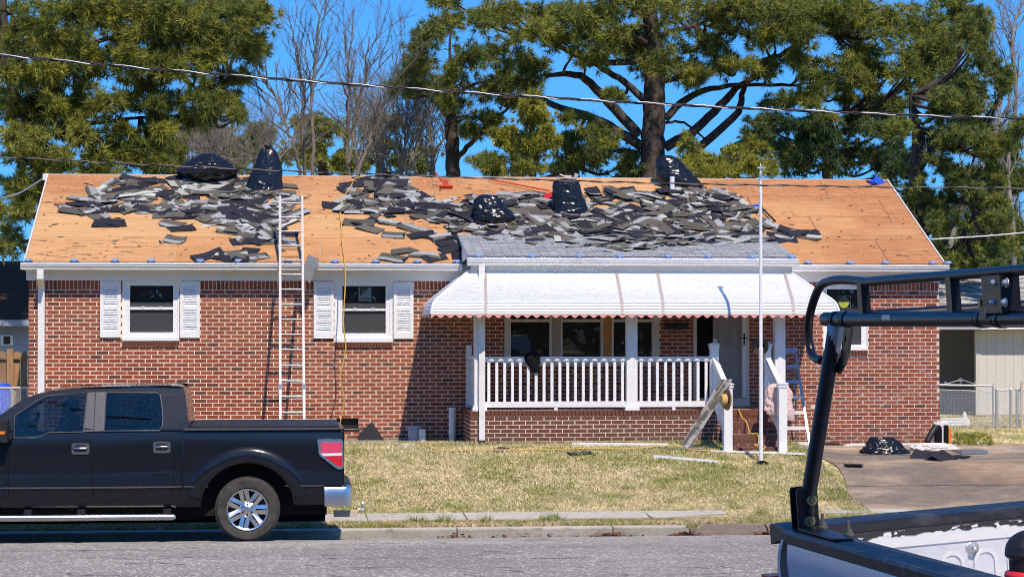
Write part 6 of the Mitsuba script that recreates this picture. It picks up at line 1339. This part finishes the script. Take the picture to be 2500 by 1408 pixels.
bare('bare brush low right of the house above the neighbouring roof', [[(a, 700), (a + 10, 620), (a + 20, 560), (a + 5, 500)] for a in (2320, 2360, 2400, 2440, 2480)], 24., 221, 4, .55, .25, 'mat_grey_bark', .05, 'leafless_bush')
# the wood across the street behind the viewer, seen only in reflections
r = np.random.default_rng(400); n = 2600; c = np.stack([r.uniform(-70, 70, n), r.uniform(-78, -66, n), r.uniform(0, 1, n) ** .8 * (9 + 3 * np.sin(np.arange(n)))], 1); c[:, 2] = np.abs(c[:, 2])
v, f, t = needles(c, np.tile([0, .5, .6], (n, 1)), r.uniform(.2, .6, n), r.uniform(.2, .6, n), r, 10, 1.9, .34)
L(put('woods', M().add(v, f, t), 'mat_needle', tone=True), 'dark evergreen wood across the street behind the viewer', 'woods', kind='stuff')
# ------------------------------------------------------------------ neighbours, fences, cables
N1 = thing('neighbour_house', 'blue grey house with a dark shaded roof at the left edge behind the fence', 'house'); Y1 = 12.
x1 = X(150, Y1); x0 = x1 - 10
ze, zt1 = Z(797, Y1), Z(640, Y1 + 3.5)
put(N1 + '__wall', M().box(x0 + .3, x1 - .3, Y1 + .4, Y1 + 7, 0, ze), 'mat_blue_siding')
for i in range(13): z = ze - .03 - i * .19; put(N1 + '__siding_board', M().add([[x0 + .3, Y1 + .395, z], [x1 - .3, Y1 + .395, z], [x1 - .3, Y1 + .37, z - .185], [x0 + .3, Y1 + .37, z - .185]], [[0, 3, 2, 1]]), 'mat_blue_siding')
k = numbered(N1 + '__window'); a, b = X(2, Y1 + .35), X(32, Y1 + .35)
put(k + '__frame', M().box(a, b, Y1 + .33, Y1 + .38, Z(842, Y1), Z(817, Y1)), 'mat_white'); put(k + '__pane', M().box(a + .06, b - .06, Y1 + .32, Y1 + .335, Z(839, Y1), Z(820, Y1)), 'mat_black')
put(N1 + '__roof', M().add([[x0, Y1, ze + .12], [x1, Y1, ze + .12], [x1, Y1 + 3.7, zt1], [x0, Y1 + 3.7, zt1], [x1, Y1 + 7.4, ze + .12], [x0, Y1 + 7.4, ze + .12]], [[0, 1, 2, 3], [3, 2, 4, 5]]), 'mat_neighbour_roof')
put(N1 + '__gutter', M().box(x0, x1, Y1 - .12, Y1, ze + .02, Z(781, Y1)), 'mat_blue_siding')
# wooden privacy fence and chain link at the left
F1 = thing('wooden_fence', 'weathered wooden privacy fence at the left edge beside the house', 'fence'); Y2 = 3.2
r = np.random.default_rng(50); x = X(-60, Y2)
while x < X(69, Y2):
    w = .135 + r.uniform(-.01, .01); zt2 = Z(856 + r.uniform(-2, 5), Y2)
    m = M(); m.prism([(x, 0), (x + w - .008, 0), (x + w - .008, zt2 - .03), (x + w / 2, zt2 + .015), (x, zt2 - .03)], Y2 + r.uniform(-.006, .006), Y2 + .022); m.t = [np.broadcast_to(np.array([r.random(), 0]), (len(v), 2)) for v in m.v]
    put(F1 + '__picket', m, 'mat_fence_wood', tone=True); x += w
put(F1 + '__post', M().box(X(19, Y2), X(34, Y2), Y2 - .12, Y2 - .015, 0, Z(850, Y2), (.1, 0)), 'mat_fence_wood', tone=True)
for py in (868, 935): put(F1 + '__rail', M().box(X(-60, Y2), X(69, Y2), Y2 - .06, Y2 - .012, Z(py + 6, Y2), Z(py, Y2), (.8, 0)), 'mat_fence_wood', tone=True)
t = thing('barrel', 'blue plastic barrel in front of the wooden fence at the left edge', 'barrel')
put(t + '__drum', M().lathe([(0, 0), (.28, 0), (.30, .05), (.30, .28), (.315, .31), (.30, .34), (.30, .6), (.315, .63), (.30, .66), (.29, Z(936, 2.4) - .03), (.24, Z(932, 2.4)), (0, Z(932, 2.4) - .02)], (X(-12, 2.4), 2.4, 0), 'z', 28), 'mat_blue', 40)
def chain(key, x0, x1, z0, z1, Y, sp=.055):
    m = M(); w = .0034
    for k in range(int(-(z1 - z0) / sp) - 1, int((x1 - x0) / sp) + 1):
        for s in (1, -1):
            a0, a1 = x0 + k * sp, x0 + k * sp + (z1 - z0)
            if s < 0: a0, a1 = a1, a0
            lo, hi = np.clip([a0, a1], x0, x1); 
            if abs(hi - lo) < 1e-3: continue
            zz0 = z0 + abs(lo - a0); zz1 = z1 - abs(a1 - hi); m.seg([lo, Y + .002 * s, zz0], [hi, Y + .002 * s, zz1], w, 3)
    L(put(key, m, 'mat_galv'), kind='stuff')
F2 = thing('chain_link_fence', 'short run of chain link fence with a rusty top rail before the blue barrel', 'fence'); Y3 = 1.2
put(F2 + '__top_rail', M().seg([X(-60, Y3), Y3, Z(943, Y3)], [XL, Y3, Z(942, Y3)], .021, 8), 'mat_rust', True); chain(F2 + '__mesh', X(-60, Y3), XL, .05, Z(943, Y3), Y3); put(F2 + '__post', M().seg([X(30, Y3), Y3, 0], [X(30, Y3), Y3, Z(940, Y3)], .024, 8), 'mat_galv', True)
# right neighbour
N2 = thing('neighbour_house', 'beige sided house with a grey shingle roof at the right edge', 'house'); Y4 = 9.
xe = X(2384, Y4); ze2 = Z(806, Y4)
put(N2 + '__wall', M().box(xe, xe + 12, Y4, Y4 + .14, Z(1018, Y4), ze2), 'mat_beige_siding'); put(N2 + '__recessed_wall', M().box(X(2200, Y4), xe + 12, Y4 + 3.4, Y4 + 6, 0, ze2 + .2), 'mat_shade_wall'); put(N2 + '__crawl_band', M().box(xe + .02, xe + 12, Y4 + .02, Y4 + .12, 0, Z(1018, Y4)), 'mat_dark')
put(N2 + '__corner_board', M().box(xe - .02, xe + .09, Y4 - .02, Y4, Z(1018, Y4), ze2 - .05), 'mat_beige_siding')
ex = X(2160, Y4); put(N2 + '__roof', M().add([[ex, Y4 - .45, ze2 + .12], [ex + 16, Y4 - .45, ze2 + .12], [ex + 16, Y4 + 4, Z(655, Y4 + 4)], [ex, Y4 + 4, Z(655, Y4 + 4)], [ex + 16, Y4 + 8.4, ze2 + .1], [ex, Y4 + 8.4, ze2 + .1]], [[0, 1, 2, 3], [3, 2, 4, 5]]), 'mat_grey_roof')
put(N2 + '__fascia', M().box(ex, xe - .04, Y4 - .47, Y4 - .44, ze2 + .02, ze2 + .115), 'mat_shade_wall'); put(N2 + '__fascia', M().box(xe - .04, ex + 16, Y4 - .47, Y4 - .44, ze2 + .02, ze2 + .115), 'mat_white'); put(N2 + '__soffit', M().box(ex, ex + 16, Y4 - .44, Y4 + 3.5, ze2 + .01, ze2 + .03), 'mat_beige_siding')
# chain link gate
G = thing('chain_link_gate', 'galvanised chain link gate with a scrolled top at the right house corner', 'gate'); Y5 = 3.8
g0, g1, gz0, gz1 = X(2290, Y5), X(2424, Y5), Z(1050, Y5, 2400), Z(939, Y5, 2350)
put(G + '__frame', M().seg([g0, Y5, gz1], [g1, Y5, gz1 - .02], .020, 8).seg([g1, Y5, gz0], [g1, Y5, gz1 + .02], .020, 8).seg([g0, Y5, gz0], [g1, Y5, gz0 - .02], .016, 8).seg([g0, Y5, gz1 - .09], [g1, Y5, gz1 - .13], .009, 6), 'mat_galv', True)
chain(G + '__mesh', g0, g1, gz0, gz1 - .1, Y5)
c = X(2345, Y5); zc = gz1
S = [[c - .30, zc + .02], [c - .27, zc + .02], [c - .05, zc + .085], [c - .02, zc + .07], [c, zc + .03]]
put(G + '__scroll', M().tube(smooth_path([[a, Y5, b] for a, b in S], 5), .007, 6).tube(smooth_path([[2 * c - a, Y5, b] for a, b in S], 5), .007, 6).tube([[c + .022 * math.cos(q), Y5, zc + .11 + .022 * math.sin(q)] for q in np.linspace(0, 6.3, 14)], .006, 6).tube([[c - .30 + .022 * math.cos(q), Y5, zc + .04 + .02 * math.sin(q)] for q in np.linspace(0, 6.3, 14)], .006, 6).tube([[c + .30 + .022 * math.cos(q), Y5, zc + .04 + .02 * math.sin(q)] for q in np.linspace(0, 6.3, 14)], .006, 6), 'mat_galv', True)
F3 = thing('chain_link_fence', 'chain link fence panels and thick posts right of the scrolled gate', 'fence')
for px, rad in ((2433, .034), (2467, .030), (2482, .028), (2520, .03)): put(F3 + '__post', M().seg([X(px, Y5), Y5, -.02], [X(px, Y5), Y5, Z(950, Y5, 2450)], rad, 10).lathe([(rad + .004, 0), (rad * .7, .03), (0, .045)], (X(px, Y5), Y5, Z(950, Y5, 2450)), 'z', 10), 'mat_galv', True)
for a, b in ((2433, 2467), (2482, 2600)): put(F3 + '__top_rail', M().seg([X(a, Y5), Y5, Z(952, Y5, 2450)], [X(b, Y5), Y5, Z(951, Y5, 2450)], .017, 8), 'mat_galv', True); chain(F3 + '__mesh', X(a, Y5), X(b, Y5), .05, Z(952, Y5, 2450), Y5)
put(F3 + '__bent_post', M().tube(smooth_path([[X(2490, Y5), Y5 - .1, .0], [X(2489, Y5), Y5 - .1, Z(945, Y5, 2450)], [X(2493, Y5), Y5 - .1, Z(930, Y5, 2450)], [X(2505, Y5), Y5 - .1, Z(924, Y5, 2450)]], 6), .024, 8), 'mat_rust', True)
t = thing('awning_panel', 'white ribbed awning panel with a scalloped edge standing on the grass behind the gate', 'panel'); Y6 = 4.6
a, b, z0, z1 = X(2296, Y6), X(2352, Y6), Z(1050, Y6, 2320), Z(1019, Y6, 2320)
g = np.linspace(a, b, 40); top = z1 - .02 + .016 * np.cos((g - a) / (b - a) * 2 * np.pi * 4); m = M(); m.prism([(a, z0), (b, z0)] + list(zip(g[::-1], top[::-1])), Y6, Y6 + .02); put(t + '__front', m, 'mat_white_vinyl')
for i in range(4): z = z0 + .03 + i * .06; put(t + '__rib', M().box(a, b, Y6 - .012, Y6 - .001, z, z + .03), 'mat_white_vinyl')
m = M(); m.prism([(b, z0), (X(2370, Y6), z0), (X(2369, Y6), Z(1028, Y6, 2350)), (X(2356, Y6), Z(1003, Y6, 2350)), (b, Z(1006, Y6, 2350))], Y6 + .03, Y6 + .05); put(t + '__side', m, 'mat_white')
# flowering weeds by the right corner
r = np.random.default_rng(60); c = np.array([gnd(r.uniform(2325, 2420), r.uniform(1064, 1090)) + [0, 0, r.uniform(.0, .05)] for _ in range(130)])
v, f, tt = needles(c, np.tile([0, 0, 1.], (len(c), 1)), r.uniform(.2, .7, len(c)), r.uniform(0, .3, len(c)), r, 9, .10, .007)
t = thing('flower_bed', 'patch of weeds with small yellow flowers right of the leaf blower', 'flowers'); L(put(t + '__leaves', M().add(v, f, tt), 'mat_needle', tone=True), kind='stuff')
col('mat_flower', (.85, .68, .03), .6); m = M()
for px, py in ((2404, 1076), (2407, 1080), (2383, 1070), (2421, 1081), (2398, 1079), (2380, 1062)):
    p = gnd(px, py + 6) + [0, 0, .10]; m.lathe([(0, 0), (.022, .012), (.018, .02), (0, .014)], p, 'z', 8)
L(put(t + '__blossoms', m, 'mat_flower'), kind='stuff')
# ------------------------------------------------------------------ overhead cables
def cable(label, pts, Y, rad, twist, mts=('mat_galv', 'mat_black')):
    t = thing('overhead_cable', label, 'cable'); P = np.array([at(a, b, Y) for a, b in pts]); u = np.linspace(0, len(P) - 1, 160)
    co = np.polyfit(P[:, 0], P[:, 2], 2); xs = np.linspace(P[0, 0] - 14, P[-1, 0] + 14, 900); zs = np.polyval(co, xs)
    for i, (mt, ph) in enumerate(zip(mts, (0, 2.1, 4.2))):
        q = np.stack([xs, Y + rad * np.cos(xs * twist + ph), zs + rad * np.sin(xs * twist + ph)], 1); put(t + '__strand', M().tube(q, rad * .85, 5), mt, True)
cable('thick twisted overhead cable crossing high before the trees', [(0, 134), (400, 172), (800, 201), (1250, 233), (1650, 256), (2000, 273), (2500, 290)], -15.6, .0085, 11., ('mat_galv', 'mat_black', 'mat_black'))
cable('thin overhead cable sagging along the ridge line', [(0, 382), (300, 399), (600, 413), (1000, 430), (1400, 441), (1900, 452), (2500, 460)], -15.6, .0062, 15., ('mat_grey_bark', 'mat_black'))
t = thing('service_cable', 'slack grey service cable running from the left to the upper left roof corner', 'cable')
P = smooth_path([at(-40, 492, 4), at(40, 474, 3.6), at(90, 446, 3.4), at(112, 430, 3.3)], 6); put(t + '__wire', M().tube(P, .018, 6), 'mat_galv', True); put(t + '__insulator', M().box(-.05, .05, -.05, .05, -.06, .06, at_=at(112, 432, 3.3)), 'mat_white')
P = smooth_path([at(2272, 584, 7), at(2330, 581, 7), at(2420, 575, 7), at(2520, 566, 7)], 6); L(put('service_cable', M().tube(P, .016, 6), 'mat_galv', True), 'pale service cable crossing the trees right of the house', 'cable')
# ------------------------------------------------------------------ grass and litter
r = np.random.default_rng(70)
def blades(n, xr, yr, h, w, green=0., brown=0.):
    x = r.uniform(*xr, n); y = r.uniform(*yr, n)
    keep = ~((y > YP) & (x > PXL) & (x < PXR)) & ~((y > YL - .1) & (x > SX0) & (x < SX1)) & ~((x > 8.45) & (x < 13.1) & (y > -7.3)) & ~((y > -6.86) & (y < -5.98) & (x < sx[-1])) & (y < -.02) | (x > 13.2) | ((x > XR + .05) & (y > -.02))
    x, y = x[keep], y[keep]; n = len(x); p = np.stack([x, y, gz(x, y)], 1)
    a = r.uniform(0, 2 * np.pi, n); s = np.stack([np.cos(a), np.sin(a), 0 * a], 1) * w; lean = r.normal(0, .6, (n, 3)) * h; lean[:, 2] = 0
    hh = (h * r.uniform(.5, 1.2, n))[:, None]; tip = p + lean + np.array([0, 0, 1.]) * hh
    v = np.stack([p - s, p + s, tip], 1).reshape(-1, 3); f = np.arange(3 * n).reshape(-1, 3)
    g = meshkit.fbm(np.stack([x * .9, y * 1.6, 0 * x], 1), 3, 3); g2 = meshkit.fbm(np.stack([x * 3.5, y * 5., 0 * x], 1), 3, 9)
    gr = np.clip((g - .44) * 3.5, 0, .75) * (r.random(n) < .75) + np.clip((g2 - .50) * 4.5, 0, .7) * (r.random(n) < .75); gr = np.clip(gr + green * (r.random(n) < .7), 0, .95)
    t = np.stack([np.clip(r.uniform(0, 1, n) * .8 + brown, 0, 1), gr], 1); return v, f, np.repeat(t, 3, 0)
m = M(); m.add(*blades(150000, (-4.8, 9.0), (-7.36, -.05), .045, .0085)).add(*blades(14000, (-4.8, 9.0), (-7.36, -6.86), .05, .008, 0, .35)).add(*blades(4500, (1.0, 9.), (-1.85, -1.45), .075, .007, .6)).add(*blades(1500, (.4, 3.), (-.5, -.1), .06, .007, .6)).add(*blades(16000, (11.4, 16.), (-6.8, 9.), .06, .009)).add(*blades(5000, (8.1, 8.6), (-6.5, -3.), .05, .007, .45))
for px, py in ((1082, 1276), (1090, 1279), (1185, 1272), (1188, 1278), (1245, 1268), (1330, 1274), (1345, 1271), (1360, 1270), (1675, 1264), (1700, 1263), (1020, 1275), (1855, 1258), (1860, 1255), (1690, 1288)):
    p = gnd(px, py); m.add(*blades(70, (p[0] - .09, p[0] + .09), (p[1] - .05, p[1] + .05), .13, .007, .8))
L(put('grass', m, 'mat_blade', tone=True), 'pale dormant lawn grass with green patches before the house', 'grass', kind='stuff')
col('mat_litter', (.20, .075, .035), .9); m = M()
for px, py, w_, n in ((1496, 1310, .26, 170), (1680, 1306, .22, 130), (1872, 1303, .2, 90), (1110, 1317, .3, 40), (1300, 1314, 1.5, 60), (2000, 1290, .3, 40)):
    c = at(px, py, -7.70)
    for _ in range(n):
        d = abs(r.normal(0, .4)); p = np.array([c[0] + r.normal(0, w_ * .5), -7.66 - abs(r.normal(0, .06)), 0]); p[2] = float(road_z(p[1])) + .01 + r.uniform(0, .05) * math.exp(-((p[0] - c[0]) / w_) ** 2 * 2)
        e = r.normal(0, 1, (2, 3)) * [.030, .030, .012]; m.add([p, p + e[0], p + e[0] + e[1] * .6, p + e[1]], [[0, 1, 2, 3]])
L(put('leaf_litter', m, 'mat_litter'), 'reddish brown leaf litter along the foot of the kerb', 'leaves', kind='stuff')
